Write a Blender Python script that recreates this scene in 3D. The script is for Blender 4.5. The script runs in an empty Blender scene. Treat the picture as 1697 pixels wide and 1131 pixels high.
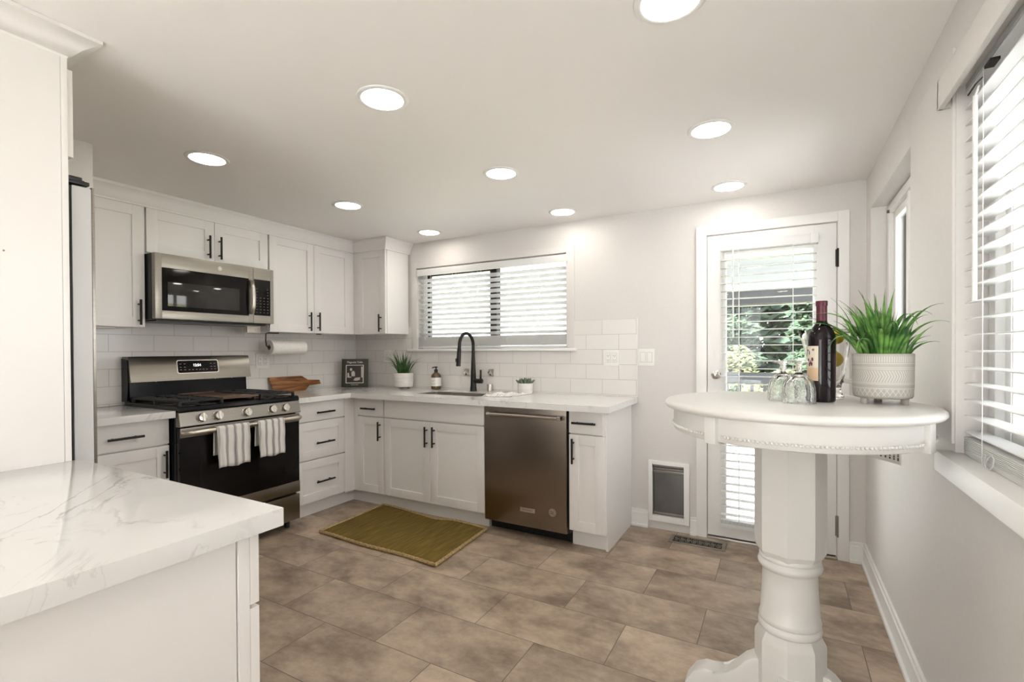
import bpy, bmesh, math, random
from mathutils import Vector, Matrix
random.seed(7)
PI = math.pi
sc = bpy.context.scene
COL = sc.collection

# ------------------------------------------------------------------ camera, world, sun, exposure
F_PX, SHIFT = 803.44, 21.64
cam_d = bpy.data.cameras.new('camera')
cam_d.sensor_fit = 'HORIZONTAL'; cam_d.sensor_width = 36.0
cam_d.lens = F_PX / 1697 * 36.0
cam_d.shift_y = SHIFT / 1697
cam_d.clip_start = 0.02; cam_d.clip_end = 300
cam = bpy.data.objects.new('camera', cam_d); COL.objects.link(cam)
R_ = Vector((0.87486003, 0.48435373, -0.00462508)); F_ = Vector((-0.48437581, 0.87481972, -0.00839853)); U_ = R_.cross(F_)
m = Matrix((R_, U_, -F_)).transposed().to_4x4(); m.translation = Vector((3.6753, -3.4461, 1.2538))
cam.matrix_world = m
sc.camera = cam

world = bpy.data.worlds.new('world'); sc.world = world; world.use_nodes = True
wn = world.node_tree; bg = wn.nodes['Background']
tc = wn.nodes.new('ShaderNodeTexCoord'); sep = wn.nodes.new('ShaderNodeSeparateXYZ'); cr = wn.nodes.new('ShaderNodeValToRGB')
cr.color_ramp.elements[0].position = 0.0; cr.color_ramp.elements[0].color = (1.0, 0.97, 0.98, 1)
cr.color_ramp.elements[1].position = 0.9; cr.color_ramp.elements[1].color = (0.88, 0.91, 1.0, 1)
wn.links.new(tc.outputs['Generated'], sep.inputs[0]); wn.links.new(sep.outputs['Z'], cr.inputs[0]); wn.links.new(cr.outputs[0], bg.inputs[0])
bg.inputs[1].default_value = 2.2
sun_d = bpy.data.lights.new('sun', 'SUN'); sun_d.energy = 12.0; sun_d.angle = math.radians(3); sun_d.color = (1.0, 0.965, 0.955)
sun = bpy.data.objects.new('sun', sun_d); COL.objects.link(sun)
sun.rotation_euler = Vector((0.30, 0.70, -0.65)).to_track_quat('-Z', 'Y').to_euler()
LAMP_L = 8.2
sc.view_settings.view_transform = 'Standard'; sc.view_settings.look = 'None'
sc.view_settings.exposure = 1.98; sc.view_settings.gamma = 1.0; sc.view_settings.use_curve_mapping = False
def portal(name, loc, rot, sx, sy):
    d = bpy.data.lights.new(name, 'AREA'); d.shape = 'RECTANGLE'; d.size = sx; d.size_y = sy; d.cycles.is_portal = True
    o = bpy.data.objects.new(name, d); COL.objects.link(o); o.location = loc; o.rotation_euler = rot

# ------------------------------------------------------------------ materials
def mat(name, col=(0.8, 0.8, 0.8), rough=0.5, metal=0.0, spec=None, trans=0.0, emit=None, estr=0.0, coat=0.0, aniso=0.0):
    m = bpy.data.materials.new(name); m.use_nodes = True
    b = m.node_tree.nodes['Principled BSDF']
    b.inputs['Base Color'].default_value = (*col, 1); b.inputs['Roughness'].default_value = rough; b.inputs['Metallic'].default_value = metal
    if spec is not None: b.inputs['Specular IOR Level'].default_value = spec
    if trans: b.inputs['Transmission Weight'].default_value = trans
    if coat: b.inputs['Coat Weight'].default_value = coat
    if aniso: b.inputs['Anisotropic'].default_value = aniso
    if emit: b.inputs['Emission Color'].default_value = (*emit, 1); b.inputs['Emission Strength'].default_value = estr
    return m
def nt(m): return m.node_tree.nodes, m.node_tree.links, m.node_tree.nodes['Principled BSDF']
def objco(m, scale=(1, 1, 1), rot=(0, 0, 0), loc=(0, 0, 0)):
    n, l, b = nt(m); t = n.new('ShaderNodeTexCoord'); mp = n.new('ShaderNodeMapping')
    mp.inputs['Scale'].default_value = scale; mp.inputs['Rotation'].default_value = rot; mp.inputs['Location'].default_value = loc
    l.new(t.outputs['Object'], mp.inputs[0]); return mp.outputs[0]
def noise_tint(m, c1, c2, scale=4, sc3=(1, 1, 1), detail=4, lo=0.35, hi=0.65, bump=0.0, dist=0.0):
    n, l, b = nt(m); v = objco(m, sc3); t = n.new('ShaderNodeTexNoise'); t.inputs['Scale'].default_value = scale; t.inputs['Detail'].default_value = detail
    t.inputs['Distortion'].default_value = dist
    r = n.new('ShaderNodeValToRGB'); r.color_ramp.elements[0].position = lo; r.color_ramp.elements[1].position = hi
    r.color_ramp.elements[0].color = (*c1, 1); r.color_ramp.elements[1].color = (*c2, 1)
    l.new(v, t.inputs['Vector']); l.new(t.outputs['Fac'], r.inputs[0]); l.new(r.outputs[0], b.inputs['Base Color'])
    if bump:
        bp = n.new('ShaderNodeBump'); bp.inputs['Strength'].default_value = bump; bp.inputs['Distance'].default_value = 0.002
        l.new(t.outputs['Fac'], bp.inputs['Height']); l.new(bp.outputs[0], b.inputs['Normal'])
    return m
M = {}
M['wall'] = noise_tint(mat('wall_paint', rough=0.55), (0.685, 0.657, 0.632), (0.70, 0.672, 0.646), 60, bump=0.02)
M['ceil'] = mat('ceiling_paint', (0.87, 0.835, 0.81), 0.7)
M['trim'] = mat('trim_paint', (0.84, 0.83, 0.81), 0.35)
M['cab'] = mat('cabinet_paint', (0.85, 0.825, 0.805), 0.32)
M['cabin'] = mat('cabinet_gap', (0.25, 0.24, 0.23), 0.6)
M['black'] = mat('matte_black_metal', (0.012, 0.010, 0.009), 0.38, 0.3)
M['blackplastic'] = mat('black_plastic', (0.012, 0.012, 0.013), 0.35)
M['enamel'] = mat('black_enamel', (0.007, 0.007, 0.009), 0.16, spec=0.22)
M['iron'] = noise_tint(mat('cast_iron', rough=0.55), (0.012, 0.011, 0.011), (0.022, 0.020, 0.019), 80)
M['steel'] = noise_tint(mat('brushed_steel', rough=0.30, metal=1.0, aniso=0.5), (0.27, 0.25, 0.22), (0.31, 0.285, 0.25), 3, (1, 1, 120))
M['darksteel'] = noise_tint(mat('dark_stainless', rough=0.27, metal=1.0, aniso=0.6), (0.265, 0.222, 0.188), (0.285, 0.24, 0.204), 3, (120, 1, 1))
M['chrome'] = mat('chrome', (0.78, 0.76, 0.74), 0.10, 1.0)
M['satin'] = mat('satin_nickel', (0.62, 0.57, 0.51), 0.3, 1.0)
M['glassblk'] = mat('black_glass', (0.008, 0.007, 0.007), 0.05, spec=0.2)
M['fridgeside'] = mat('fridge_side_grey', (0.60, 0.60, 0.60), 0.35)
M['plate'] = mat('white_plastic', (0.83, 0.81, 0.78), 0.35)
M['slot'] = mat('slot_dark', (0.08, 0.07, 0.06), 0.6)
M['seam'] = mat('plate_seam', (.42, .40, .37), .6)
M['rubber'] = mat('rubber_black', (0.01, 0.01, 0.01), 0.7)
M['lens'] = mat('lamp_lens', (1, 1, 1), 0.5, emit=(1.0, 0.94, 0.865), estr=LAMP_L)
M['baffle'] = mat('lamp_ring', (0.80, 0.79, 0.77), 0.45)
M['paper'] = noise_tint(mat('paper_towel', rough=0.9), (0.80, 0.77, 0.72), (0.86, 0.83, 0.79), 60, bump=0.3)
M['card'] = mat('cardboard_core', (0.45, 0.30, 0.16), 0.9)
M['pot'] = noise_tint(mat('speckled_pot', rough=0.6), (0.70, 0.67, 0.63), (0.82, 0.79, 0.75), 22, (0.3, 0.3, 2))
M['soil'] = mat('soil', (0.03, 0.022, 0.016), 0.95)
M['leafd'] = noise_tint(mat('grass_dark', rough=0.45), (0.020, 0.065, 0.014), (0.07, 0.16, 0.035), 18)
M['leafb'] = noise_tint(mat('grass_bright', rough=0.4), (0.015, 0.085, 0.012), (0.17, 0.37, 0.07), 22, lo=.38, hi=.62)
M['succ'] = noise_tint(mat('succulent_leaf', rough=0.5), (0.10, 0.13, 0.09), (0.18, 0.21, 0.15), 25)
M['table'] = mat('table_white_paint', (0.71, 0.69, 0.66), 0.28)
M['white'] = mat('white_print', (0.85, 0.83, 0.78), 0.6)
M['ink'] = mat('dark_print', (0.06, 0.05, 0.05), 0.6)
M['lemon'] = noise_tint(mat('lemon_skin', rough=0.4), (0.72, 0.50, 0.02), (0.80, 0.60, 0.05), 90, bump=0.4)
M['wine'] = mat('wine_glass_dark', (0.008, 0.004, 0.006), 0.05, spec=0.3)
M['foil'] = mat('wine_foil', (0.10, 0.02, 0.035), 0.38, 0.3)
M['amber'] = mat('amber_glass', (0.075, 0.042, 0.008), 0.06, coat=0.4)
M['digit'] = mat('display_digit', (1, 1, 1), 0.5, emit=(1, 0.98, 0.95), estr=0.9)
M['deck'] = noise_tint(mat('deck_board', rough=0.7), (0.50, 0.50, 0.49), (0.58, 0.57, 0.56), 5, (1, 12, 1))
M['beam'] = mat('dark_grey_beam', (0.035, 0.037, 0.04), 0.6)
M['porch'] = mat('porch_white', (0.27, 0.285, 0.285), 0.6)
M['siding'] = mat('pale_siding', (0.75, 0.78, 0.78), 0.7)
M['lawn'] = noise_tint(mat('lawn', rough=0.9), (0.16, 0.17, 0.05), (0.33, 0.30, 0.14), 3)
M['conifer'] = noise_tint(mat('conifer_foliage', rough=0.7), (0.006, 0.017, 0.009), (0.026, 0.052, 0.022), 2.5)
M['bush'] = noise_tint(mat('yellow_green_foliage', rough=0.7), (0.045, 0.06, 0.014), (0.17, 0.175, 0.055), 3)
M['bark'] = mat('bark', (0.07, 0.05, 0.035), 0.9)
M['sinksteel'] = mat('sink_steel', (0.20, 0.18, 0.155), 0.30, 1.0)
M['flap'] = noise_tint(mat('pet_flap', rough=0.3), (0.105, 0.10, 0.095), (0.15, 0.14, 0.135), 5, detail=6)
M['bronze'] = mat('flap_metal', (0.24, 0.22, 0.20), 0.4, 0.7)
M['brassdk'] = mat('register_metal', (0.28, 0.245, 0.205), 0.42, 0.6)
M['book'] = mat('book_cover', (0.040, 0.040, 0.022), 0.45)
M['pages'] = mat('pages', (0.7, 0.66, 0.58), 0.8)
M['winframe'] = mat('dark_window_frame', (0.030, 0.022, 0.018), 0.45)
M['jute'] = noise_tint(mat('jute_braid', rough=0.9), (0.30, 0.20, 0.085), (0.52, 0.38, 0.19), 90, bump=0.8)

def slat_mat():
    m = mat('blind_slat', (0.86, 0.86, 0.85), 0.4); n, l, b = nt(m)
    tr = n.new('ShaderNodeBsdfTranslucent'); tr.inputs[0].default_value = (0.9, 0.9, 0.88, 1); mx = n.new('ShaderNodeMixShader'); mx.inputs[0].default_value = 0.22
    out = n['Material Output']; l.new(b.outputs[0], mx.inputs[1]); l.new(tr.outputs[0], mx.inputs[2]); l.new(mx.outputs[0], out.inputs[0]); return m
M['slat'] = slat_mat()
def pane_mat():
    m = bpy.data.materials.new('window_glass'); m.use_nodes = True; n, l = m.node_tree.nodes, m.node_tree.links; n.remove(n['Principled BSDF'])
    t = n.new('ShaderNodeBsdfTransparent'); t.inputs[0].default_value = (0.96, 0.98, 0.97, 1); g = n.new('ShaderNodeBsdfGlossy'); g.inputs['Roughness'].default_value = 0.01
    fr = n.new('ShaderNodeFresnel'); fr.inputs[0].default_value = 1.35; mx = n.new('ShaderNodeMixShader')
    l.new(fr.outputs[0], mx.inputs[0]); l.new(t.outputs[0], mx.inputs[1]); l.new(g.outputs[0], mx.inputs[2]); l.new(mx.outputs[0], n['Material Output'].inputs[0]); return m
M['pane'] = pane_mat()
def crystal_mat(name, bump):
    m = bpy.data.materials.new(name); m.use_nodes = True; n, l, b = nt(m)
    b.inputs['Base Color'].default_value = (0.985, 0.985, 0.975, 1); b.inputs['Roughness'].default_value = 0.02; b.inputs['Transmission Weight'].default_value = 1.0; b.inputs['IOR'].default_value = 1.46
    if bump:
        v = objco(m); vo = n.new('ShaderNodeTexNoise'); vo.inputs['Scale'].default_value = 75; bp = n.new('ShaderNodeBump'); bp.inputs['Strength'].default_value = bump; bp.inputs['Distance'].default_value = 0.004
        l.new(v, vo.inputs['Vector']); l.new(vo.outputs['Fac'], bp.inputs['Height']); l.new(bp.outputs[0], b.inputs['Normal'])
    return m
M['crystal'] = crystal_mat('cut_glass', 0.5)
M['clear'] = crystal_mat('clear_glass', 0.0)

def quartz_mat():
    m = mat('quartz', (0.80, 0.79, 0.77), 0.10, coat=0.2); n, l, b = nt(m); v = objco(m, (1, 1, 1), (0.2, 0.15, 0.75))
    def vein(scale, dist, width, seedz, sc3):
        mp = n.new('ShaderNodeMapping'); mp.inputs['Scale'].default_value = sc3; mp.inputs['Location'].default_value = (seedz, seedz * 1.7, seedz * .6); l.new(v, mp.inputs[0])
        t = n.new('ShaderNodeTexNoise'); t.inputs['Scale'].default_value = scale; t.inputs['Detail'].default_value = 7; t.inputs['Roughness'].default_value = 0.55; t.inputs['Distortion'].default_value = dist; l.new(mp.outputs[0], t.inputs['Vector'])
        s = n.new('ShaderNodeMath'); s.operation = 'SUBTRACT'; s.inputs[1].default_value = 0.5; l.new(t.outputs['Fac'], s.inputs[0])
        a = n.new('ShaderNodeMath'); a.operation = 'ABSOLUTE'; l.new(s.outputs[0], a.inputs[0])
        mr = n.new('ShaderNodeMapRange'); mr.inputs['From Min'].default_value = 0; mr.inputs['From Max'].default_value = width; mr.inputs['To Min'].default_value = 1; mr.inputs['To Max'].default_value = 0; l.new(a.outputs[0], mr.inputs[0])
        k = n.new('ShaderNodeTexNoise'); k.inputs['Scale'].default_value = 3.2; k.inputs['Detail'].default_value = 2; l.new(mp.outputs[0], k.inputs['Vector'])
        kr = n.new('ShaderNodeMapRange'); kr.inputs['From Min'].default_value = 0.47; kr.inputs['From Max'].default_value = 0.66; l.new(k.outputs['Fac'], kr.inputs[0])
        mu = n.new('ShaderNodeMath'); mu.operation = 'MULTIPLY'; l.new(mr.outputs[0], mu.inputs[0]); l.new(kr.outputs[0], mu.inputs[1]); return mu.outputs[0]
    a = vein(1.0, 0.6, 0.009, 3.1, (0.45, 2.4, 1)); c = vein(2.2, 1.2, 0.011, 8.3, (1, 1.6, 1))
    mx = n.new('ShaderNodeMath'); mx.operation = 'MAXIMUM'; l.new(a, mx.inputs[0]); l.new(c, mx.inputs[1])
    sc_ = n.new('ShaderNodeMath'); sc_.operation = 'MULTIPLY'; sc_.inputs[1].default_value = 0.62; l.new(mx.outputs[0], sc_.inputs[0])
    base = n.new('ShaderNodeTexNoise'); base.inputs['Scale'].default_value = 2.0; l.new(v, base.inputs['Vector'])
    br = n.new('ShaderNodeValToRGB'); br.color_ramp.elements[0].color = (0.76, 0.745, 0.725, 1); br.color_ramp.elements[1].color = (0.84, 0.83, 0.815, 1); l.new(base.outputs['Fac'], br.inputs[0])
    cm = n.new('ShaderNodeMix'); cm.data_type = 'RGBA'; l.new(sc_.outputs[0], cm.inputs[0]); l.new(br.outputs[0], cm.inputs[6]); cm.inputs[7].default_value = (0.36, 0.35, 0.345, 1)
    l.new(cm.outputs[2], b.inputs['Base Color']); return m
M['quartz'] = quartz_mat()

def brick_nodes(m, vec, bw, rh, mortar, c1, c2, cm, bias=0.0, smooth=0.1):
    n, l, b = nt(m); t = n.new('ShaderNodeTexBrick'); t.offset = 0.5; t.offset_frequency = 2; t.squash = 1.0
    t.inputs['Scale'].default_value = 1.0; t.inputs['Brick Width'].default_value = bw; t.inputs['Row Height'].default_value = rh; t.inputs['Mortar Size'].default_value = mortar; t.inputs['Mortar Smooth'].default_value = smooth
    t.inputs['Bias'].default_value = bias; t.inputs['Color1'].default_value = (*c1, 1); t.inputs['Color2'].default_value = (*c2, 1); t.inputs['Mortar'].default_value = (*cm, 1)
    l.new(vec, t.inputs['Vector']); return t
def floor_mat():
    m = mat('floor_tile', rough=0.38); n, l, b = nt(m)
    v = objco(m, loc=(3.04, 6.39, 0))
    t = brick_nodes(m, v, 0.61, 0.3195, 0.0016, (0, 0, 0), (1, 1, 1), (0.5, 0.5, 0.5))
    # per-tile random value shifts the cloudy pattern so that it breaks at the joints
    cb = n.new('ShaderNodeCombineXYZ'); sx = n.new('ShaderNodeMath'); sx.operation = 'MULTIPLY'; sx.inputs[1].default_value = 37.0
    l.new(t.outputs['Color'], sx.inputs[0]); l.new(sx.outputs[0], cb.inputs[0]); l.new(sx.outputs[0], cb.inputs[2])
    ad = n.new('ShaderNodeVectorMath'); ad.operation = 'ADD'; l.new(v, ad.inputs[0]); l.new(cb.outputs[0], ad.inputs[1])
    st = n.new('ShaderNodeVectorMath'); st.operation = 'MULTIPLY'; st.inputs[1].default_value = (1.15, 1.7, 1); l.new(ad.outputs[0], st.inputs[0])
    a = n.new('ShaderNodeTexNoise'); a.inputs['Scale'].default_value = 3.0; a.inputs['Detail'].default_value = 10; a.inputs['Roughness'].default_value = 0.68; a.inputs['Distortion'].default_value = 0.15; l.new(st.outputs[0], a.inputs['Vector'])
    r = n.new('ShaderNodeValToRGB'); e = r.color_ramp.elements; e[0].position = 0.33; e[0].color = (0.20, 0.147, 0.106, 1); e[1].position = 0.66; e[1].color = (0.55, 0.435, 0.33, 1)
    k = e.new(0.5); k.color = (0.385, 0.297, 0.22, 1); l.new(a.outputs['Fac'], r.inputs[0])
    f = n.new('ShaderNodeTexNoise'); f.inputs['Scale'].default_value = 34; f.inputs['Detail'].default_value = 7; l.new(ad.outputs[0], f.inputs['Vector'])
    fr = n.new('ShaderNodeMapRange'); fr.inputs['To Min'].default_value = 0.86; fr.inputs['To Max'].default_value = 1.14; l.new(f.outputs['Fac'], fr.inputs[0])
    tv = n.new('ShaderNodeMapRange'); tv.inputs['To Min'].default_value = 0.86; tv.inputs['To Max'].default_value = 1.12; l.new(t.outputs['Color'], tv.inputs[0])
    mm = n.new('ShaderNodeMath'); mm.operation = 'MULTIPLY'; l.new(fr.outputs[0], mm.inputs[0]); l.new(tv.outputs[0], mm.inputs[1])
    sc2 = n.new('ShaderNodeVectorMath'); sc2.operation = 'SCALE'; l.new(r.outputs[0], sc2.inputs[0]); l.new(mm.outputs[0], sc2.inputs['Scale'])
    cm = n.new('ShaderNodeMix'); cm.data_type = 'RGBA'; l.new(t.outputs['Fac'], cm.inputs[0]); l.new(sc2.outputs[0], cm.inputs[6]); cm.inputs[7].default_value = (0.10, 0.082, 0.068, 1)
    l.new(cm.outputs[2], b.inputs['Base Color'])
    bp = n.new('ShaderNodeBump'); bp.inputs['Strength'].default_value = 0.25; bp.inputs['Distance'].default_value = 0.002; bp.invert = True; l.new(t.outputs['Fac'], bp.inputs['Height']); l.new(bp.outputs[0], b.inputs['Normal'])
    return m
M['floor'] = floor_mat()
def splash_mat(name, loc, swap):
    m = mat(name, rough=0.16); n, l, b = nt(m)
    t0 = n.new('ShaderNodeTexCoord'); s = n.new('ShaderNodeSeparateXYZ'); c = n.new('ShaderNodeCombineXYZ'); l.new(t0.outputs['Object'], s.inputs[0])
    l.new(s.outputs['Y' if swap else 'X'], c.inputs[0]); l.new(s.outputs['Z'], c.inputs[1])
    a = n.new('ShaderNodeVectorMath'); a.operation = 'ADD'; a.inputs[1].default_value = loc; l.new(c.outputs[0], a.inputs[0])
    t = brick_nodes(m, a.outputs[0], 0.25, 0.1095, 0.0018, (0.765, 0.735, 0.705), (0.79, 0.76, 0.73), (0.55, 0.53, 0.51), smooth=0.3)
    l.new(t.outputs['Color'], b.inputs['Base Color'])
    bp = n.new('ShaderNodeBump'); bp.inputs['Strength'].default_value = 0.6; bp.inputs['Distance'].default_value = 0.002; bp.invert = True; l.new(t.outputs['Fac'], bp.inputs['Height']); l.new(bp.outputs[0], b.inputs['Normal'])
    return m
M['splash_back'] = splash_mat('backsplash_tile_back', (2.595, -0.707, 0), False)
M['splash_left'] = splash_mat('backsplash_tile_left', (7.77, -0.707, 0), True)
def stripes_mat(name, swap, stripes, base=(0.80, 0.77, 0.74), ink=(0.20, 0.19, 0.19), scale=1.0):
    # stripes: list of (centre, halfwidth) along the cloth's width in metres, in object space
    m = mat(name, base, 0.9); n, l, b = nt(m); t0 = n.new('ShaderNodeTexCoord'); s = n.new('ShaderNodeSeparateXYZ'); l.new(t0.outputs['Object'], s.inputs[0])
    last = None
    for c, h in stripes:
        d = n.new('ShaderNodeMath'); d.operation = 'SUBTRACT'; d.inputs[1].default_value = c; l.new(s.outputs['Y' if swap else 'X'], d.inputs[0])
        a = n.new('ShaderNodeMath'); a.operation = 'ABSOLUTE'; l.new(d.outputs[0], a.inputs[0])
        q = n.new('ShaderNodeMath'); q.operation = 'LESS_THAN'; q.inputs[1].default_value = h; l.new(a.outputs[0], q.inputs[0])
        if last is None: last = q.outputs[0]
        else:
            x = n.new('ShaderNodeMath'); x.operation = 'MAXIMUM'; l.new(last, x.inputs[0]); l.new(q.outputs[0], x.inputs[1]); last = x.outputs[0]
    cm = n.new('ShaderNodeMix'); cm.data_type = 'RGBA'; l.new(last, cm.inputs[0]); cm.inputs[6].default_value = (*base, 1); cm.inputs[7].default_value = (*ink, 1)
    l.new(cm.outputs[2], b.inputs['Base Color']); return m
def wood_mat():
    m = mat('acacia_wood', rough=0.35); n, l, b = nt(m); v = objco(m, (1, 1.2, 14))
    t = n.new('ShaderNodeTexNoise'); t.inputs['Scale'].default_value = 3.2; t.inputs['Detail'].default_value = 5; t.inputs['Distortion'].default_value = 0.8; l.new(v, t.inputs['Vector'])
    r = n.new('ShaderNodeValToRGB'); e = r.color_ramp.elements; e[0].position = 0.34; e[0].color = (0.10, 0.035, 0.010, 1); e[1].position = 0.66; e[1].color = (0.42, 0.19, 0.055, 1); k = e.new(0.5); k.color = (0.23, 0.085, 0.022, 1)
    l.new(t.outputs['Fac'], r.inputs[0]); l.new(r.outputs[0], b.inputs['Base Color']); return m
M['wood'] = wood_mat()
def rug_mat():
    m = mat('olive_rug', rough=0.95); n, l, b = nt(m); v = objco(m, (26, 2, 1)); t = n.new('ShaderNodeTexNoise'); t.inputs['Scale'].default_value = 3.0; t.inputs['Detail'].default_value = 5; l.new(v, t.inputs['Vector'])
    r = n.new('ShaderNodeValToRGB'); e = r.color_ramp.elements; e[0].position = 0.3; e[0].color = (0.115, 0.068, 0.009, 1); e[1].position = 0.7; e[1].color = (0.235, 0.155, 0.026, 1); l.new(t.outputs['Fac'], r.inputs[0]); l.new(r.outputs[0], b.inputs['Base Color'])
    v2 = objco(m, (260, 260, 1)); t2 = n.new('ShaderNodeTexNoise'); t2.inputs['Scale'].default_value = 1.5; l.new(v2, t2.inputs['Vector'])
    bp = n.new('ShaderNodeBump'); bp.inputs['Strength'].default_value = 0.6; bp.inputs['Distance'].default_value = 0.003; l.new(t2.outputs['Fac'], bp.inputs['Height']); l.new(bp.outputs[0], b.inputs['Normal']); return m
M['rug'] = rug_mat()
def pot_geo_mat():
    # carved planter: vertical ribs, chevrons and a diamond lattice pressed into pale clay
    m = mat('carved_clay', (0.62, 0.585, 0.54), 0.8); n, l, b = nt(m); t0 = n.new('ShaderNodeTexCoord'); s = n.new('ShaderNodeSeparateXYZ'); l.new(t0.outputs['Object'], s.inputs[0])
    def M2(op, a, bb):
        x = n.new('ShaderNodeMath'); x.operation = op
        for i, q in enumerate((a, bb)):
            if q is None: continue
            if isinstance(q, (int, float)): x.inputs[i].default_value = q
            else: l.new(q, x.inputs[i])
        return x.outputs[0]
    ang = M2('ARCTAN2', s.outputs['Y'], s.outputs['X']); z = s.outputs['Z']
    def band(lo, hi): return M2('MULTIPLY', M2('GREATER_THAN', z, lo), M2('LESS_THAN', z, hi))
    def tri(x): return M2('ABSOLUTE', M2('SUBTRACT', M2('FRACT', x, None), 0.5), None)
    ribs = M2('LESS_THAN', tri(M2('MULTIPLY', ang, 13.0)), 0.16)
    chv = M2('LESS_THAN', tri(M2('ADD', M2('MULTIPLY', ang, 11.0), M2('MULTIPLY', M2('ABSOLUTE', M2('SUBTRACT', z, 0.088), None), 62.0))), 0.14)
    d1 = M2('LESS_THAN', tri(M2('ADD', M2('MULTIPLY', ang, 5.4), M2('MULTIPLY', z, 46.0))), 0.07); d2 = M2('LESS_THAN', tri(M2('SUBTRACT', M2('MULTIPLY', ang, 5.4), M2('MULTIPLY', z, 46.0))), 0.07)
    pat = M2('MAXIMUM', M2('MULTIPLY', ribs, band(0.131, 0.149)), M2('MULTIPLY', chv, band(0.070, 0.106)))
    pat = M2('MAXIMUM', pat, M2('MULTIPLY', M2('MAXIMUM', d1, d2), band(0.026, 0.049)))
    for zz in (0.051, 0.064, 0.068, 0.110, 0.115, 0.127): pat = M2('MAXIMUM', pat, band(zz - 0.0009, zz + 0.0009))
    cm = n.new('ShaderNodeMix'); cm.data_type = 'RGBA'; l.new(pat, cm.inputs[0]); cm.inputs[6].default_value = (0.46, 0.43, 0.39, 1); cm.inputs[7].default_value = (0.66, 0.63, 0.59, 1)
    l.new(cm.outputs[2], b.inputs['Base Color']); return m
M['carved'] = pot_geo_mat()

# ------------------------------------------------------------------ mesh helpers (all in world coordinates; obj() moves them to the thing's origin)
class MB:
    def __init__(s): s.bm = bmesh.new()
    def box(s, a, b, bev=0.0, seg=2):
        lo = [min(a[i], b[i]) for i in range(3)]; hi = [max(a[i], b[i]) for i in range(3)]
        r = bmesh.ops.create_cube(s.bm, size=1.0); vs = r['verts']
        for v in vs: v.co = Vector([lo[i] + (v.co[i] + 0.5) * (hi[i] - lo[i]) for i in range(3)])
        if bev:
            bev = min(bev, 0.45 * min(hi[i] - lo[i] for i in range(3)))
            es = list({e for v in vs for e in v.link_edges}); bmesh.ops.bevel(s.bm, geom=es, offset=bev, segments=seg, affect='EDGES', profile=0.7)
        return s
    def grid(s, rings, closed_u=False, cap0=False, cap1=False):
        rows = [[s.bm.verts.new(Vector(p)) for p in r] for r in rings]; n = len(rows[0])
        for i in range(len(rows) - 1):
            for j in range(n if closed_u else n - 1):
                k = (j + 1) % n
                try: s.bm.faces.new((rows[i][j], rows[i][k], rows[i + 1][k], rows[i + 1][j]))
                except ValueError: pass
        if cap0: s.bm.faces.new(rows[0][::-1])
        if cap1: s.bm.faces.new(rows[-1])
        return s
    def tube(s, pts, r, n=12, caps=True):
        pts = [Vector(p) for p in pts]; rs = r if isinstance(r, (list, tuple)) else [r] * len(pts); rings = []
        up = None
        for i, p in enumerate(pts):
            t = (pts[min(i + 1, len(pts) - 1)] - pts[max(i - 1, 0)]).normalized()
            if up is None: up = t.orthogonal().normalized()
            up = (up - t * up.dot(t)).normalized(); w = t.cross(up)
            rings.append([p + (up * math.cos(2 * PI * k / n) + w * math.sin(2 * PI * k / n)) * rs[i] for k in range(n)])
        return s.grid(rings, True, caps, caps)
    def cyl(s, a, b, r, n=20): return s.tube([a, b], r, n)
    def lathe(s, c, prof, n=40, a0=0.0, flute=None, axis=None):
        # prof: list of (radius, z) from bottom to top
        rings = []
        for r, z in prof:
            ring = []
            for k in range(n):
                t = a0 + 2 * PI * k / n; rr = r * (flute(t, z) if flute else 1)
                ring.append((c[0] + rr * math.cos(t), c[1] + rr * math.sin(t), c[2] + z))
            rings.append(ring)
        return s.grid(rings, True, prof[0][0] > 1e-6, prof[-1][0] > 1e-6)
    def prism(s, poly, h0, h1, axis='z'):
        def P(p, h): return (p[0], p[1], h) if axis == 'z' else ((p[0], h, p[1]) if axis == 'y' else (h, p[0], p[1]))
        return s.grid([[P(p, h0) for p in poly], [P(p, h1) for p in poly]], True, True, True)
    def sphere(s, c, r, n=14, sq=(1, 1, 1)):
        bmesh.ops.create_uvsphere(s.bm, u_segments=n, v_segments=max(6, n // 2), radius=1.0, matrix=Matrix.Translation(Vector(c)) @ Matrix.Diagonal((r * sq[0], r * sq[1], r * sq[2], 1))); return s
def origin_of(p):
    while p.parent: p = p.parent
    return p.location.copy()
def settag(o, label=None, cat=None, group=None, kind=None):
    if label: o['label'] = label
    if cat: o['category'] = cat
    if group: o['group'] = group
    if kind: o['kind'] = kind
    return o
def obj(name, mb, m, parent=None, loc=None, smooth=True, ang=35, rot=None):
    me = bpy.data.meshes.new(name); bm = mb.bm
    bmesh.ops.recalc_face_normals(bm, faces=bm.faces[:])
    L = origin_of(parent) if parent else Vector(loc or (0, 0, 0))
    if rot is not None: bmesh.ops.transform(bm, matrix=rot, verts=bm.verts[:])
    if L.length: bmesh.ops.translate(bm, vec=-L, verts=bm.verts[:])
    bm.to_mesh(me); bm.free(); me.materials.append(M[m] if isinstance(m, str) else m)
    if smooth:
        me.polygons.foreach_set('use_smooth', [True] * len(me.polygons))
        try: me.set_sharp_from_angle(angle=math.radians(ang))
        except Exception: pass
    o = bpy.data.objects.new(name, me); COL.objects.link(o)
    if parent: o.parent = parent
    else: o.location = L
    return o
def thing(name, loc, label, cat, group=None):
    o = bpy.data.objects.new(name, None); COL.objects.link(o); o.location = loc; o.empty_display_size = 0.05
    return settag(o, label, cat, group)
def struct(name, mb, m, label=None, parent=None, **k):
    o = obj(name, mb, m, parent, **k)
    if not parent: o['kind'] = 'structure'
    if label: o['label'] = label
    return o
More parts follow.
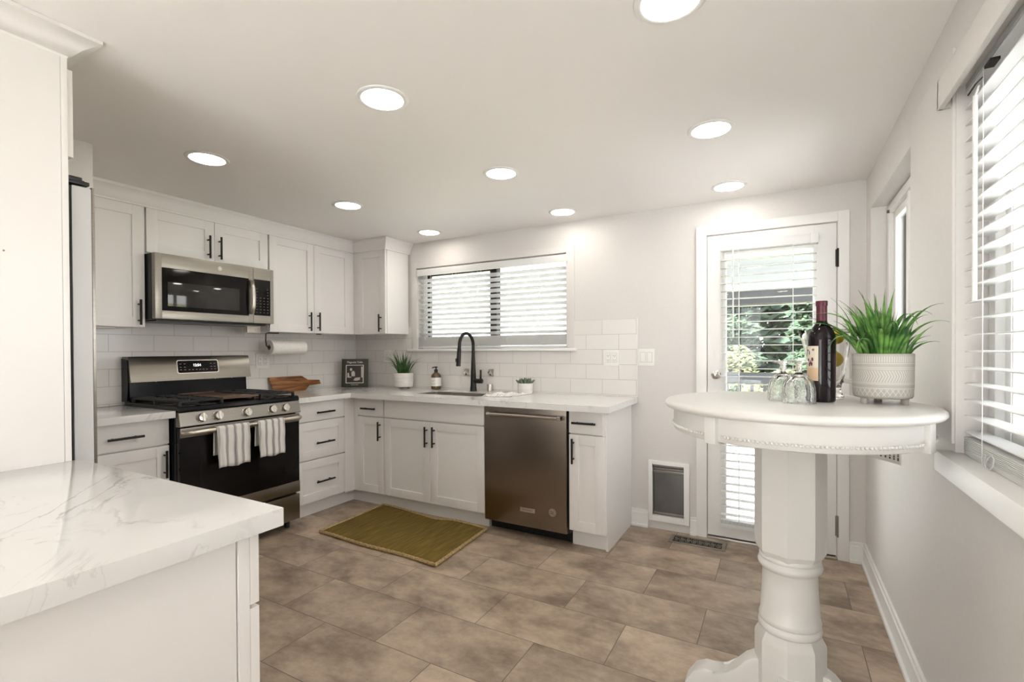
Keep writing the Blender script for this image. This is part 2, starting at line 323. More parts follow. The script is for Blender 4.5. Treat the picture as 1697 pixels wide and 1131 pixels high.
def text(name, body, size, pos, right, up, m, parent, ext=0.0002, align='CENTER'):
    c = bpy.data.curves.new(name, 'FONT'); c.body = body; c.size = size; c.extrude = ext; c.align_x = align; c.align_y = 'CENTER'; c.materials.append(M[m])
    tmp = bpy.data.objects.new(name, c); COL.objects.link(tmp)
    dg = bpy.context.evaluated_depsgraph_get(); me = bpy.data.meshes.new_from_object(tmp.evaluated_get(dg)); COL.objects.unlink(tmp); bpy.data.objects.remove(tmp)
    o = bpy.data.objects.new(name, me); COL.objects.link(o)
    r = Vector(right).normalized(); u = Vector(up).normalized(); w = r.cross(u)
    mt = Matrix((r, u, w)).transposed().to_4x4(); L = origin_of(parent); mt.translation = Vector(pos) - L
    me.transform(mt); o.parent = parent; return o
def copy_tree(o, parent=None):
    c = o.copy(); COL.objects.link(c); c.parent = parent
    for ch in list(o.children): copy_tree(ch, c)
    return c
# runs of cabinets: (u along the wall, d out of the wall, z)
def TL(u, d, z): return (d, u, z)          # left wall: u = y, d = x
def TB(u, d, z): return (u, -d, z)         # back wall: u = x, d = -y
def TP(u, d, z): return (u, d, z)          # peninsula: front faces +y
def bx(mb, T, u0, u1, d0, d1, z0, z1, bev=0.0): return mb.box(T(u0, d0, z0), T(u1, d1, z1), bev)
def shaker(T, u0, u1, z0, z1, d0, th=0.020, st=0.062, rec=0.009):
    mb = MB(); d1 = d0 + th; b = 0.0012
    st = min(st, (u1 - u0) * .33, (z1 - z0) * .36)
    bx(mb, T, u0, u0 + st, d0, d1, z0, z1, b); bx(mb, T, u1 - st, u1, d0, d1, z0, z1, b)
    bx(mb, T, u0 + st, u1 - st, d0, d1, z1 - st, z1, b); bx(mb, T, u0 + st, u1 - st, d0, d1, z0, z0 + st, b)
    bx(mb, T, u0 + st - .004, u1 - st + .004, d0 + .002, d1 - rec, z0 + st - .004, z1 - st + .004); return mb
def slab(T, u0, u1, z0, z1, d0, th=0.020): return bx(MB(), T, u0, u1, d0, d0 + th, z0, z1, 0.0018)
def pull(T, u, z, d, L, vert, par, name='handle'):
    mb = MB(); h = L / 2; q = 0.32 * L
    if vert:
        mb.cyl(T(u, d + .031, z - h), T(u, d + .031, z + h), .0068, 12)
        for s in (-q, q): mb.cyl(T(u, d - .001, z + s), T(u, d + .031, z + s), .0052, 10)
    else:
        mb.cyl(T(u - h, d + .031, z), T(u + h, d + .031, z), .0068, 12)
        for s in (-q, q): mb.cyl(T(u + s, d - .001, z), T(u + s, d + .031, z), .0052, 10)
    return obj(name, mb, 'black', par)
def wall_holes(name, T, u0, u1, z0, z1, d0, d1, holes, m, label=None):
    us = sorted({u0, u1, *[h[0] for h in holes], *[h[1] for h in holes]}); zs = sorted({z0, z1, *[h[2] for h in holes], *[h[3] for h in holes]})
    mb = MB()
    for i in range(len(us) - 1):
        for j in range(len(zs) - 1):
            cu, cz = (us[i] + us[i + 1]) / 2, (zs[j] + zs[j + 1]) / 2
            if any(h[0] < cu < h[1] and h[2] < cz < h[3] for h in holes): continue
            bx(mb, T, us[i], us[i + 1], d0, d1, zs[j], zs[j + 1])
    bmesh.ops.remove_doubles(mb.bm, verts=mb.bm.verts[:], dist=1e-5)
    fs = {}
    for f in mb.bm.faces:
        fs.setdefault(tuple(sorted(v.index for v in f.verts)), []).append(f)
    mb.bm.verts.index_update(); fs = {}
    for f in list(mb.bm.faces): fs.setdefault(frozenset(v.index for v in f.verts), []).append(f)
    dup = [f for v in fs.values() if len(v) > 1 for f in v]
    if dup: bmesh.ops.delete(mb.bm, geom=dup, context='FACES_ONLY')
    return struct(name, mb, m, label, smooth=False)

# ------------------------------------------------------------------ the setting
W, H, D = 4.11, 2.228, -7.0
struct('floor', MB().box((-0.2, D - .2, -0.12), (W + .25, 0.16, 0.0)), 'floor', 'grey brown stone look tile floor laid in a running bond', smooth=False)
struct('ceiling', MB().box((-0.2, D - .2, H), (W + .25, 0.16, H + 0.2)), 'ceil', 'flat off white ceiling with round recessed lights', smooth=False)
wall_holes('wall_back', TB, -0.15, W + .22, 0, H, -0.15, 0.0,
           [(0.793, 2.2485, 1.265, 1.9936), (2.889, 3.107, 0.096, 0.452), (3.249, 3.969, 0.0, 2.003)], 'wall', 'back wall behind the sink run and glazed door')
struct('wall_left', MB().box((-0.15, D, 0), (0, 0, H)), 'wall', 'left wall behind the range', smooth=False)
wall_holes('wall_right', TL, D, 0.0, 0, H, W, W + .22, [(-1.08, -.15, 1.08, 2.026), (-2.62, -1.633, 0.953, 1.99)], 'wall', 'right wall with two windows beside the bar table')
wall_holes('wall_front', TB, -0.15, W + .22, 0, H, 7.0, 7.15, [(1.5, 3.4, 0.06, 2.15)], 'wall')
struct('wall_alcove', MB().box((0, D, 0), (0.857, -2.402, H)), 'wall', 'end of the wall standing behind the refrigerator', smooth=False)
struct('trim_1', MB().box((W - .007, -1.628, 0.98), (W + .003, -1.12, 2.107), .002), 'wall', 'slightly raised wall panel between the two right windows')
portal('portal_back', (1.52, 0.14, 1.63), (-PI / 2, 0, 0), 1.45, .73)
portal('portal_right', (W + .215, -2.13, 1.47), (0, PI / 2, 0), 1.04, .99)
portal('portal_right_small', (W + .215, -.615, 1.55), (0, PI / 2, 0), .95, .93)
portal('portal_front', (2.45, D - .14, 1.105), (PI / 2, 0, 0), 1.9, 2.09)
portal('portal_door', (3.61, 0.1, 1.0), (-PI / 2, 0, 0), .5, 1.75)

def base_mb(T, u0, u1, thick=.014, h=.122):
    mb = MB(); bx(mb, T, u0, u1, 0, thick, 0, h - .03, .001); bx(mb, T, u0, u1, 0, thick * .62, h - .03, h - .008, .001); bx(mb, T, u0, u1, 0, thick + .002, h - .034, h - .022, .003)
    bx(mb, T, u0, u1, 0, thick * .8, h - .012, h, .003); bx(mb, T, u0, u1, 0, thick + .012, 0, .020, .006); return mb
struct('baseboard_back', base_mb(TB, 2.744, 2.862), 'trim', 'white moulded baseboard between cabinet and pet door')
struct('baseboard_back_2', base_mb(TB, 3.142, 3.182), 'trim', 'short white baseboard between pet door and door casing')
struct('baseboard_back_3', base_mb(TB, 4.028, 4.098), 'trim', 'short white baseboard between door casing and corner')
def TR(u, d, z): return (W - d, u, z)
struct('baseboard_right', base_mb(TR, D, 0.0), 'trim', 'white moulded baseboard along the right wall')
struct('trim_2', MB().box((0.0, -2.400, 0.9145), (0.010, -0.010, 1.470)), 'splash_left', 'white tile backsplash on the left wall', smooth=False)
mbk = MB()
for a, b, c, d in ((0.0, 0.793, 0.9145, 1.474), (0.793, 2.2485, 0.9145, 1.244), (2.2485, 2.785, 0.9145, 1.474)):
    mbk.box((a, -0.010, c), (b, 0.0, d))
struct('trim_3', mbk, 'splash_back', 'white tile backsplash along the back wall', smooth=False)
struct('trim_4', MB().box((2.785, -.0115, .9145), (2.789, 0, 1.476), .001), 'trim', 'thin white edge strip ending the backsplash')

# back window (window_1): casing, sill, dark frame, panes
w1 = struct('window_1', MB().box((0.80, 0.060, 1.27), (0.835, 0.135, 1.99)).box((2.215, 0.060, 1.27), (2.2475, 0.135, 1.99)).box((0.80, 0.062, 1.266), (2.2475, 0.133, 1.285)).box((0.80, 0.062, 1.955), (2.2475, 0.133, 1.992)), 'trim', 'dark framed kitchen window above the sink', smooth=False)
struct('mullion', MB().box((1.526, 0.055, 1.286), (1.591, 0.125, 1.955), .003), 'winframe', parent=w1)
struct('sash', MB().box((0.836, 0.085, 1.286), (0.862, 0.12, 1.955)).box((0.862, 0.085, 1.286), (1.526, 0.12, 1.310)).box((0.862, 0.085, 1.93), (1.526, 0.12, 1.955)), 'winframe', parent=w1, smooth=False)
struct('pane', MB().box((0.84, 0.100, 1.30), (1.53, 0.104, 1.955)), 'pane', parent=w1, smooth=False)
struct('pane', MB().box((1.585, 0.112, 1.30), (2.22, 0.116, 1.955)), 'pane', parent=w1, smooth=False)
cs = MB()
cs.box((0.730, -0.016, 1.268), (0.792, 0, 2.047), .003).box((2.249, -0.016, 1.268), (2.3145, 0, 2.047), .003).box((0.792, -0.014, 1.995), (2.249, 0, 2.045), .003)
struct('casing', cs, 'wall', parent=w1)
struct('sill', MB().box((0.700, -0.048, 1.246), (2.335, 0.06, 1.267), .004), 'trim', parent=w1)

# right windows
def vinyl(name, y0, y1, z0, z1, x0, mull, label):
    f = MB(); t = .045
    for a, b, c, d in ((y0, y0 + t, z0, z1), (y1 - t, y1, z0, z1), (y0 + t, y1 - t, z0, z0 + t), (y0 + t, y1 - t, z1 - t, z1)): f.box((x0, a, c), (x0 + .07, b, d), .002)
    w = struct(name, f, 'trim', label)
    for mm in mull:
        struct('mullion', MB().box((x0 + .005, mm - .022, z0 + t), (x0 + .06, mm + .022, z1 - t), .002), 'trim', parent=w)
    sh = MB()
    for (a, b) in zip([y0 + t] + list(mull), list(mull) + [y1 - t]):
        for p, q, r, s in ((a, a + .05, z0 + t, z1 - t), (b - .05, b, z0 + t, z1 - t), (a + .05, b - .05, z0 + t, z0 + t + .04), (a + .05, b - .05, z1 - t - .04, z1 - t)): sh.box((x0 + .02, p, r), (x0 + .05, q, s), .002)
    struct('sash', sh, 'trim', parent=w)
    struct('pane', MB().box((x0 + .033, y0 + t, z0 + t), (x0 + .037, y1 - t, z1 - t)), 'pane', parent=w, smooth=False)
    return w
w2 = vinyl('window_2', -1.075, -.155, 1.085, 2.021, 4.182, [-.60], 'small white window in a deep reveal near the back corner')
struct('handle', MB().box((4.172, -.215, 1.975), (4.184, -.200, 1.990), .002), 'slot', parent=w2)
w3 = vinyl('window_3', -2.615, -1.638, 0.958, 1.985, 4.178, [-2.05], 'large white window with open blinds on the right wall')
struct('sill', MB().box((4.070, -2.68, 0.897), (4.250, -1.60, 0.9565), .006), 'trim', parent=w3)
f5 = MB().box((1.5, D - .1, .06), (1.56, D - .03, 2.15)).box((3.34, D - .1, .06), (3.4, D - .03, 2.15)).box((2.42, D - .1, .06), (2.48, D - .03, 2.15)).box((1.56, D - .1, .06), (3.34, D - .03, .12)).box((1.56, D - .1, 2.09), (3.34, D - .03, 2.15))
w5 = struct('window_added', f5, 'trim', 'unseen glass wall added behind the camera to let daylight in', smooth=False)  # unseen glazing, added so daylight and sun reach the room from behind
struct('pane', MB().box((1.56, D - .07, .12), (3.34, D - .066, 2.09)), 'pane', parent=w5, smooth=False)

# glazed door
dr = struct('door_1', MB().box((3.252, -0.002, 0.022), (3.362, 0.040, 2.000), .002).box((3.852, -0.002, 0.022), (3.966, 0.040, 2.000), .002).box((3.362, -0.002, 1.868), (3.852, 0.040, 2.000)).box((3.362, -0.002, 0.022), (3.852, 0.040, 0.120)), 'trim', 'white glazed door with blinds and a crystal knob')
gb = MB()
for a, b, c, d in ((3.350, 3.366, .108, 1.882), (3.848, 3.864, .108, 1.882), (3.366, 3.848, .108, .122), (3.366, 3.848, 1.866, 1.882)): gb.box((a, -.010, c), (b, .044, d), .003)
struct('glazing_bead', gb, 'trim', parent=dr)
struct('pane', MB().box((3.362, .016, .12), (3.852, .022, 1.868)), 'pane', parent=dr, smooth=False)
kn = struct('door_knob', MB().lathe((0, 0, 0), [(.0, .0), (.030, .0), (.030, .006), (.012, .010), (.010, .028), (.020, .034), (.028, .046), (.026, .058), (.014, .064), (0, .065)], 20), 'chrome', 'faceted crystal and chrome knob', dr, rot=Matrix.Translation((3.306, -.002, 1.085)) @ Matrix.Rotation(PI / 2, 4, 'X'))
for z0, z1 in ((1.735, 1.845), (.135, .262)):
    struct('hinge', MB().cyl((3.972, -.010, z0), (3.972, -.010, z1), .0065, 10).box((3.960, -.004, z0 + .004), (3.984, -.0005, z1 - .004), .001), 'black' if z0 > 1 else 'brassdk', parent=dr)
struct('threshold', MB().box((3.249, -.022, 0.0), (3.969, .12, .016), .003), 'satin', parent=dr)
struct('door_sweep', MB().box((3.255, .004, .0165), (3.963, .03, .0215)), 'rubber', parent=dr)
dc = MB()
for a, b, c, d in ((3.1826, 3.2475, 0, 2.0647), (3.971, 4.0277, 0, 2.0647), (3.2475, 3.971, 2.0055, 2.0647)):
    dc.box((a, -.014, c), (b, 0, d), .003)
struct('trim_5', dc, 'trim', 'flat white casing around the glazed door')
for a, b in ((3.190, 3.2475), (3.971, 4.020)): pass

# ------------------------------------------------------------------ blinds
def slats(T, u0, u1, d, z0, z1, pitch, w, tilt, th=.0028):
    mb = MB(); z = z0
    while z < z1 + 1e-6:
        rings = []
        for s in (0, 1):
            u = (u0, u1)[s]; ring = []
            for k, (q, hh) in enumerate(((-.5, 0), (-.25, .0016), (0, .0022), (.25, .0016), (.5, 0), (.5, -th), (.25, .0016 - th), (0, .0022 - th), (-.25, .0016 - th), (-.5, -th))):
                dd = q * w; zz = hh
                ring.append(T(u, d + dd * math.cos(tilt) - zz * math.sin(tilt), z + dd * math.sin(tilt) + zz * math.cos(tilt)))
            rings.append(ring)
        mb.grid(rings, True, True, True); z += pitch
    return mb
def cords(T, us, d, z0, z1, w, par):
    for u in us:
        mb = MB()
        for s in (-w / 2, w / 2): mb.cyl(T(u, d + s, z0), T(u, d + s, z1), .0009, 6)
        obj('ladder_cord', mb, 'slat', par)
# kitchen window blind
b1 = thing('window_blind', (1.53, 0.01, 1.28), 'white slatted blind half open in the window above the sink', 'blind')
obj('slats', slats(TB, .800, 2.243, -.022, 1.398, 1.915, .0442, .050, math.radians(25)), 'slat', b1)
obj('valance', MB().box((.798, -.030, 1.922), (2.262, -.016, 1.980), .003).box((.798, -.030, 1.922), (.806, .0, 1.980)), 'slat', b1)
obj('headrail', MB().box((.803, -.012, 1.935), (2.244, .045, 1.975), .002), 'slat', b1)
st = slats(TB, .800, 2.243, -.022, 1.294, 1.374, .0047, .050, 0.0)
obj('slat_stack', st, 'slat', b1)
obj('bottom_rail', MB().box((.800, -.003, 1.274), (2.243, .047, 1.290), .003), 'slat', b1)
cords(TB, (.90, 1.18, 1.44, 1.73, 2.02), -.022, 1.28, 1.94, .052, b1)
for u in (1.44, 1.73, 2.02, .93):
    obj('cord_loop', MB().tube([(u + .012 * math.sin(k * 1.1), -.006 - .005 * math.cos(k), 1.285 + .012 * k) for k in range(8)], .0016, 6), 'slat', b1)
obj('tilt_cord', MB().cyl((.875, -.008, 1.36), (.875, -.008, 1.93), .0022, 8).lathe((.875, -.008, 1.34), [(.001, 0), (.006, .004), (.004, .025), (.001, .03)], 10), 'slat', b1)
# door blind
b2 = thing('door_blind', (3.60, -.04, .10), 'white slatted blind hanging on the glazed door', 'blind')
obj('headrail', MB().box((3.335, -.058, 1.885), (3.868, -.004, 1.938), .003).box((3.832, -.062, 1.882), (3.872, -.002, 1.942), .002), 'slat', b2)
obj('slats', slats(TB, 3.335, 3.864, .036, .185, 1.86, .0497, .050, math.radians(0)), 'slat', b2)
obj('bottom_rail', MB().box((3.335, -.061, .104), (3.864, -.011, .128), .004), 'slat', b2)
obj('slat_stack', slats(TB, 3.335, 3.864, .036, .134, .150, .008, .050, 0), 'slat', b2)
cords(TB, (3.445, 3.742), .036, .12, 1.89, .052, b2)
obj('ladder_tape', MB().box((3.443, -.0645, .12), (3.447, -.0635, 1.89)).box((3.740, -.0645, .12), (3.744, -.0635, 1.89)), 'slat', b2, smooth=False)
obj('wand', MB().cyl((3.412, -.072, 1.33), (3.412, -.072, 1.90), .0042, 8).cyl((3.412, -.066, 1.895), (3.412, -.066, 1.925), .006, 8), 'slat', b2)
# big blind in the right window
b3 = thing('window_blind', (4.155, -2.13, .955), 'wide white slatted blind with a wand in the large right window', 'blind')
obj('slats', slats(TL, -2.61, -1.655, 4.148, 1.022, 1.965, .0447, .048, math.radians(1)), 'slat', b3)
obj('valance', MB().box((4.075, -2.63, 1.945), (4.090, -1.60, 2.03), .003).box((4.075, -1.612, 1.945), (4.109, -1.60, 2.03), .002), 'wall', b3)
obj('headrail', MB().box((4.128, -2.61, 1.972), (4.172, -1.64, 1.988), .002), 'slat', b3)
obj('slat_stack', slats(TL, -2.61, -1.655, 4.148, .975, 1.006, .0044, .050, 0), 'slat', b3)
obj('bottom_rail', MB().box((4.124, -2.61, .9568), (4.172, -1.655, .971), .003), 'slat', b3)
cords(TL, (-1.80, -2.42), 4.148, .96, 1.96, .053, b3)
obj('cord_loop', MB().tube([(4.118, -1.86 + .03 * math.sin(k * .8), .975 + .02 * math.cos(k * .9)) for k in range(12)], .0016, 6), 'slat', b3)
obj('wand', MB().cyl((4.112, -1.778, 1.375), (4.112, -1.778, 1.900), .0052, 8).cyl((4.112, -1.778, 1.90), (4.120, -1.778, 1.925), .0025, 8), 'slat', b3)
obj('bracket_hook', MB().tube([(4.118, -1.70, 1.935), (4.12, -1.75, 1.941), (4.12, -1.80, 1.935)], .0018, 6).box((4.112, -1.88, 1.937), (4.130, -1.84, 1.944)), 'black', b3)

# ------------------------------------------------------------------ recessed lights
ROW = {-.27: 'in the row nearest the sink wall', -1.13: 'in the middle row', -2.04: 'in the row nearest the camera'}
CX = {1.143: 'left column toward the range', 2.33: 'centre column', 3.406: 'right column toward the windows'}
lproto = None
def lamp(x, y, label, grp):
    global lproto
    if lproto is None:
        lproto = thing('recessed_light', (x, y, H), label, 'ceiling light', grp)
        obj('trim_ring', MB().lathe((x, y, H - .0065), [(.079, .0062), (.079, .002), (.083, 0), (.093, .001), (.098, .0040), (.099, .0064)], 48), 'baffle', lproto)
        obj('lens', MB().lathe((x, y, H - .0045), [(.0785, 0), (.0785, .0035)], 48), 'lens', lproto)
        return lproto
    o = copy_tree(lproto); o.location = (x, y, H); o['label'] = label; o['group'] = grp; return o
for y in (-.27, -1.13, -2.04):
    for x in (1.143, 2.33, 3.406):
        lamp(x, y, 'round recessed ceiling light ' + ROW[y] + ', ' + CX[x], 'recessed ceiling lights of the kitchen')
for y in (-2.96, -4.9, -5.9):
    for x in (2.8, 3.7) if y < -3.5 else (3.406,): lamp(x, y, 'unseen ceiling light added behind the camera to brighten the kitchen', 'added unseen lights behind the camera')  # unseen lamps added to brighten the kitchen

# ------------------------------------------------------------------ upper cabinets and crown
UZ0, UZ1 = 1.401, 2.134
u = thing('wall_cabinet', (0, -2.17, UZ0), 'tall white wall cabinet left of the microwave, beside the refrigerator', 'cabinet')
obj('body', bx(MB(), TL, -2.398, -1.948, 0.011, .284, UZ0, UZ1, .001), 'cab', u)
d = obj('door', shaker(TL, -2.396, -1.950, UZ0 + .001, UZ1 - .002, .285), 'cab', u); pull(TL, -1.984, 1.490, .305, .152, True, d)
obj('light_strip', MB().box((.18, -2.39, 1.392), (.26, -2.08, 1.4005), .003), 'plate', u)
u = thing('wall_cabinet', (0, -1.545, 1.866), 'short white double door wall cabinet above the microwave', 'cabinet')
obj('body', bx(MB(), TL, -1.942, -1.138, 0.0, .284, 1.852, UZ1, .001), 'cab', u)
d = obj('door', shaker(TL, -1.938, -1.5335, 1.862, UZ1 - .002, .285), 'cab', u); pull(TL, -1.577, 1.954, .305, .152, True, d)
d = obj('door', shaker(TL, -1.5305, -1.142, 1.862, UZ1 - .002, .285), 'cab', u); pull(TL, -1.503, 1.957, .305, .152, True, d)
u = thing('wall_cabinet', (0, -.725, UZ0), 'white double door wall cabinet over the cutting board and paper towel', 'cabinet')
obj('body', bx(MB(), TL, -1.130, -.300, 0.011, .284, UZ0, UZ1, .001), 'cab', u)
d = obj('door', shaker(TL, -1.127, -.7305, UZ0 + .001, UZ1 - .002, .285), 'cab', u); pull(TL, -.781, 1.492, .305, .152, True, d)
d = obj('door', shaker(TL, -.7275, -.343, UZ0 + .001, UZ1 - .002, .285), 'cab', u); pull(TL, -.697, 1.495, .305, .152, True, d)
obj('filler', MB().box((.284, -.341, UZ0), (.300, -.300, UZ1)), 'cab', u, smooth=False)
obj('light_puck', MB().cyl((.2, -.60, 1.394), (.2, -.60, 1.4005), .022, 16), 'slot', u)
u = thing('wall_cabinet', (.5, 0, UZ0), 'narrow white corner wall cabinet left of the sink window', 'cabinet')
obj('body', bx(MB(), TB, .302, .689, .011, .284, UZ0, UZ1, .001), 'cab', u)
obj('filler', MB().box((.302, -.300, UZ0), (.350, -.284, UZ1)), 'cab', u, smooth=False)
d = obj('door', shaker(TB, .354, .684, UZ0 + .001, UZ1 - .002, .285), 'cab', u); pull(TB, .637, 1.493, .305, .152, True, d)
def crown(pts_in, pts_out, z0, z1, m='cab'):
    # profile swept along a poly line: pts_in at the cabinet face, pts_out at the ceiling
    mb = MB(); prof = [(0.0, 0.0), (0.04, 0.10), (0.14, .14), (0.45, .48), (0.86, .78), (1.0, .82), (1.0, 1.0), (-.3, 1.0), (-.3, 0.0)]
    rings = []
    for a, b in zip(pts_in, pts_out): rings.append([(a[0] + (b[0] - a[0]) * s, a[1] + (b[1] - a[1]) * s, z0 + (z1 - z0) * t) for s, t in prof])
    return mb.grid(rings, True, True, True)
struct('trim_6', crown([(.317, -2.400), (.317, -.317), (.701, -.317), (.701, -.001)], [(.352, -2.400), (.352, -.352), (.742, -.352), (.742, -.001)], 2.130, H - .001), 'cab', 'white crown moulding above the wall cabinets', ang=30)

# ------------------------------------------------------------------ base cabinets and worktops
CT, CB = .914, .875
FD = .5636                                   # carcass depth; fronts are 20 mm proud
def carc(T, u0, u1, toe=.525, d1=FD, z0=.104, z1=.874, side=None):
    mb = MB(); bx(mb, T, u0, u1, 0.012, d1, z0, z1, .0008); bx(mb, T, u0, u1, .012, toe, 0.0, z0); return mb
c = thing('base_cabinet', (0, -2.18, 0), 'white base cabinet with drawer and door between refrigerator and range', 'cabinet')
obj('body', carc(TL, -2.398, -1.962, d1=.576), 'cab', c)
q = obj('drawer', slab(TL, -2.394, -1.966, .725, .868, .577), 'cab', c); pull(TL, -2.185, .792, .597, .165, False, q)
q = obj('door', shaker(TL, -2.394, -1.966, .112, .716, .577), 'cab', c); pull(TL, -1.992, .612, .597, .155, True, q)
c = thing('base_cabinet', (0, -.87, 0), 'white three drawer base cabinet right of the range', 'cabinet')
obj('body', carc(TL, -1.146, -.600, d1=.576), 'cab', c)
q = obj('drawer', slab(TL, -1.140, -.683, .727, .866, .577), 'cab', c); pull(TL, -.886, .787, .597, .165, False, q)
q = obj('drawer', shaker(TL, -1.140, -.683, .438, .719, .577), 'cab', c); pull(TL, -.890, .557, .597, .165, False, q)
q = obj('drawer', shaker(TL, -1.140, -.683, .118, .430, .577), 'cab', c); pull(TL, -.890, .262, .597, .165, False, q)
obj('filler', MB().box((.560, -.680, .106), (.5955, -.5645, .872)).box((.500, -.600, 0), (.525, -.525, .104)), 'cab', c, smooth=False)
c = thing('base_cabinet', (.76, 0, 0), 'narrow white corner base cabinet with drawer left of the sink doors', 'cabinet')
obj('body', carc(TB, .612, .927), 'cab', c)
obj('filler', MB().box((.5965, -.580, .1045), (.6385, -.5636, .872)).box((.525, -.5255, 0), (.612, -.50, .104)), 'cab', c, smooth=False)
q = obj('drawer', slab(TB, .640, .923, .727, .866, .5640), 'cab', c); pull(TB, .780, .787, .584, .152, False, q)
q = obj('door', shaker(TB, .640, .923, .110, .718, .5640), 'cab', c); pull(TB, .890, .614, .584, .150, True, q)
c = thing('sink_cabinet', (1.4, 0, 0), 'white double door sink cabinet left of the dishwasher', 'cabinet')
sb = MB(); bx(sb, TB, .929, 1.868, .012, FD, .104, .70, .0008); bx(sb, TB, .929, 1.868, .012, .525, 0, .104); bx(sb, TB, .929, 1.868, .54, FD, .70, .874)
obj('body', sb, 'cab', c)
obj('false_front', slab(TB, .931, 1.866, .727, .866, .5640), 'cab', c)
q = obj('door', shaker(TB, .931, 1.3855, .110, .718, .5640), 'cab', c); pull(TB, 1.360, .608, .584, .152, True, q)
q = obj('door', shaker(TB, 1.3885, 1.866, .110, .718, .5640), 'cab', c); pull(TB, 1.430, .611, .584, .152, True, q)
c = thing('base_cabinet', (2.62, 0, 0), 'narrow white end cabinet with drawer right of the dishwasher', 'cabinet')
obj('body', carc(TB, 2.502, 2.727), 'cab', c)
obj('end_panel', MB().prism([(-.001, 0), (-.001, .874), (-.5700, .874), (-.5700, .104), (-.545, .104), (-.545, 0)], 2.728, 2.743, 'x'), 'cab', c, smooth=False)
q = obj('drawer', slab(TB, 2.502, 2.736, .727, .866, .5640), 'cab', c); pull(TB, 2.608, .795, .584, .155, False, q)
q = obj('door', shaker(TB, 2.502, 2.736, .110, .718, .5640), 'cab', c); pull(TB, 2.532, .616, .584, .158, True, q)

wt = obj('worktop', MB().box((0.0105, -2.400, CB), (.655, -1.9575, CT), .002), 'quartz', loc=(.33, -2.18, CB)); settag(wt, 'short white quartz worktop between refrigerator and range', 'worktop')
def plate_hole(outer, hole, z0, z1):
    mb = MB(); bm = mb.bm
    def ringv(pts, z): return [bm.verts.new((p[0], p[1], z)) for p in pts]
    tops = []
    for z in (z0, z1):
        o = ringv(outer, z); h = ringv(hole, z); es = []
        for r in (o, h): es += [bm.edges.new((r[i], r[(i + 1) % len(r)])) for i in range(len(r))]
        bmesh.ops.triangle_fill(bm, use_beauty=True, edges=es, use_dissolve=False); tops.append((o, h))
    for k in (0, 1):
        a, b = tops[0][k], tops[1][k]
        for i in range(len(a)): bm.faces.new((a[i], a[(i + 1) % len(a)], b[(i + 1) % len(a)], b[i]))
    return mb
def rrect(x0, x1, y0, y1, r, n=6):
    out = []
    for cx, cy, a in ((x1 - r, y1 - r, 0), (x0 + r, y1 - r, 90), (x0 + r, y0 + r, 180), (x1 - r, y0 + r, 270)):
        for k in range(n + 1): t = math.radians(a + 90 * k / n); out.append((cx + r * math.cos(t), cy + r * math.sin(t)))
    return out
hole = rrect(1.150, 1.750, -.470, -.205, .035)
outer = [(.0105, -.0105), (.0105, -1.1575), (.6548, -1.1575), (.6548, -.668), (2.788, -.668), (2.788, -.0105)]
wt = obj('worktop', plate_hole(outer, hole, CB, CT), 'quartz', loc=(1.2, -.3, CB), smooth=False); settag(wt, 'L shaped white quartz worktop around the sink and corner', 'worktop')
obj('seam', MB().box((.6535, -.6690, CB + .001), (.6550, -.6675, CT - .0005)), 'ink', wt, smooth=False)
sk = thing('sink', (1.45, -.34, .70), 'undermount stainless steel sink below the black faucet', 'sink')
rings = []
for z, g in ((.9095, .0022), (CB - .03, .0026), (.76, .004), (.722, .02), (.716, .06)):
    rings.append([(p[0], p[1], z) for p in rrect(1.150 + g, 1.750 - g, -.470 + g, -.205 - g, .035)])
bk = obj('basin', MB().grid(rings, True, False, True), 'sinksteel', sk)
sm = bk.modifiers.new('thick', 'SOLIDIFY'); sm.thickness = .0015; sm.offset = 1
obj('drain', MB().cyl((1.45, -.33, .7165), (1.45, -.33, .7205), .04, 24), 'chrome', sk)

# peninsula in the foreground
pw = obj('worktop', MB().box((1.7365, -3.78, CB), (2.731, -2.768, CT), .0015), 'quartz', loc=(2.2, -3.2, CB)); settag(pw, 'large white veined quartz worktop of the foreground peninsula', 'worktop')
pc = thing('peninsula_cabinet', (2.2, -3.3, 0), 'white peninsula cabinet under the foreground worktop', 'cabinet')
obj('body', MB().box((1.745, -3.74, .10), (2.680, -2.8275, .874)).box((1.745, -3.74, 0), (2.66, -2.88, .10)), 'cab', pc, smooth=False)
obj('end_panel', MB().box((2.6805, -3.74, 0.0), (2.698, -2.8545, .874)), 'cab', pc, smooth=False)
obj('corner_stile', MB().box((2.6805, -2.852, 0.0), (2.702, -2.8275, .874), .001), 'cab', pc)
obj('drawer', MB().box((2.26, -2.8270, .720), (2.702, -2.807, .872), .0015), 'cab', pc)
obj('door', shaker(TP, 2.26, 2.702, .108, .712, -2.8270), 'cab', pc)
obj('door', shaker(TP, 1.80, 2.257, .108, .872, -2.8270), 'cab', pc)

# refrigerator and its surround
tp = thing('refrigerator_surround', (1.725, -3.14, 0), 'tall white side panel at the far left, above the foreground worktop', 'cabinet panel')
obj('panel', MB().box((1.715, -3.78, 0.0), (1.734, -2.806, 2.172)), 'cab', tp, smooth=False)
obj('stile', MB().box((1.715, -2.805, 0.0), (1.7355, -2.789, 2.172), .0008), 'cab', tp)
obj('nail_hole', MB().cyl((1.7335, -2.935, 1.545), (1.7345, -2.935, 1.545), .0025, 10), 'wood', tp)
oc = thing('wall_cabinet', (1.3, -3.1, 1.84), 'white cabinet over the refrigerator, mostly hidden by the side panel', 'cabinet')
obj('body', MB().box((.860, -3.78, 1.855), (1.7145, -2.792, 2.172)), 'cab', oc, smooth=False)
obj('door', shaker(TP, 1.290, 1.722, 1.868, 2.140, -2.7915), 'cab', oc)
obj('door', shaker(TP, .870, 1.287, 1.868, 2.140, -2.7915), 'cab', oc)
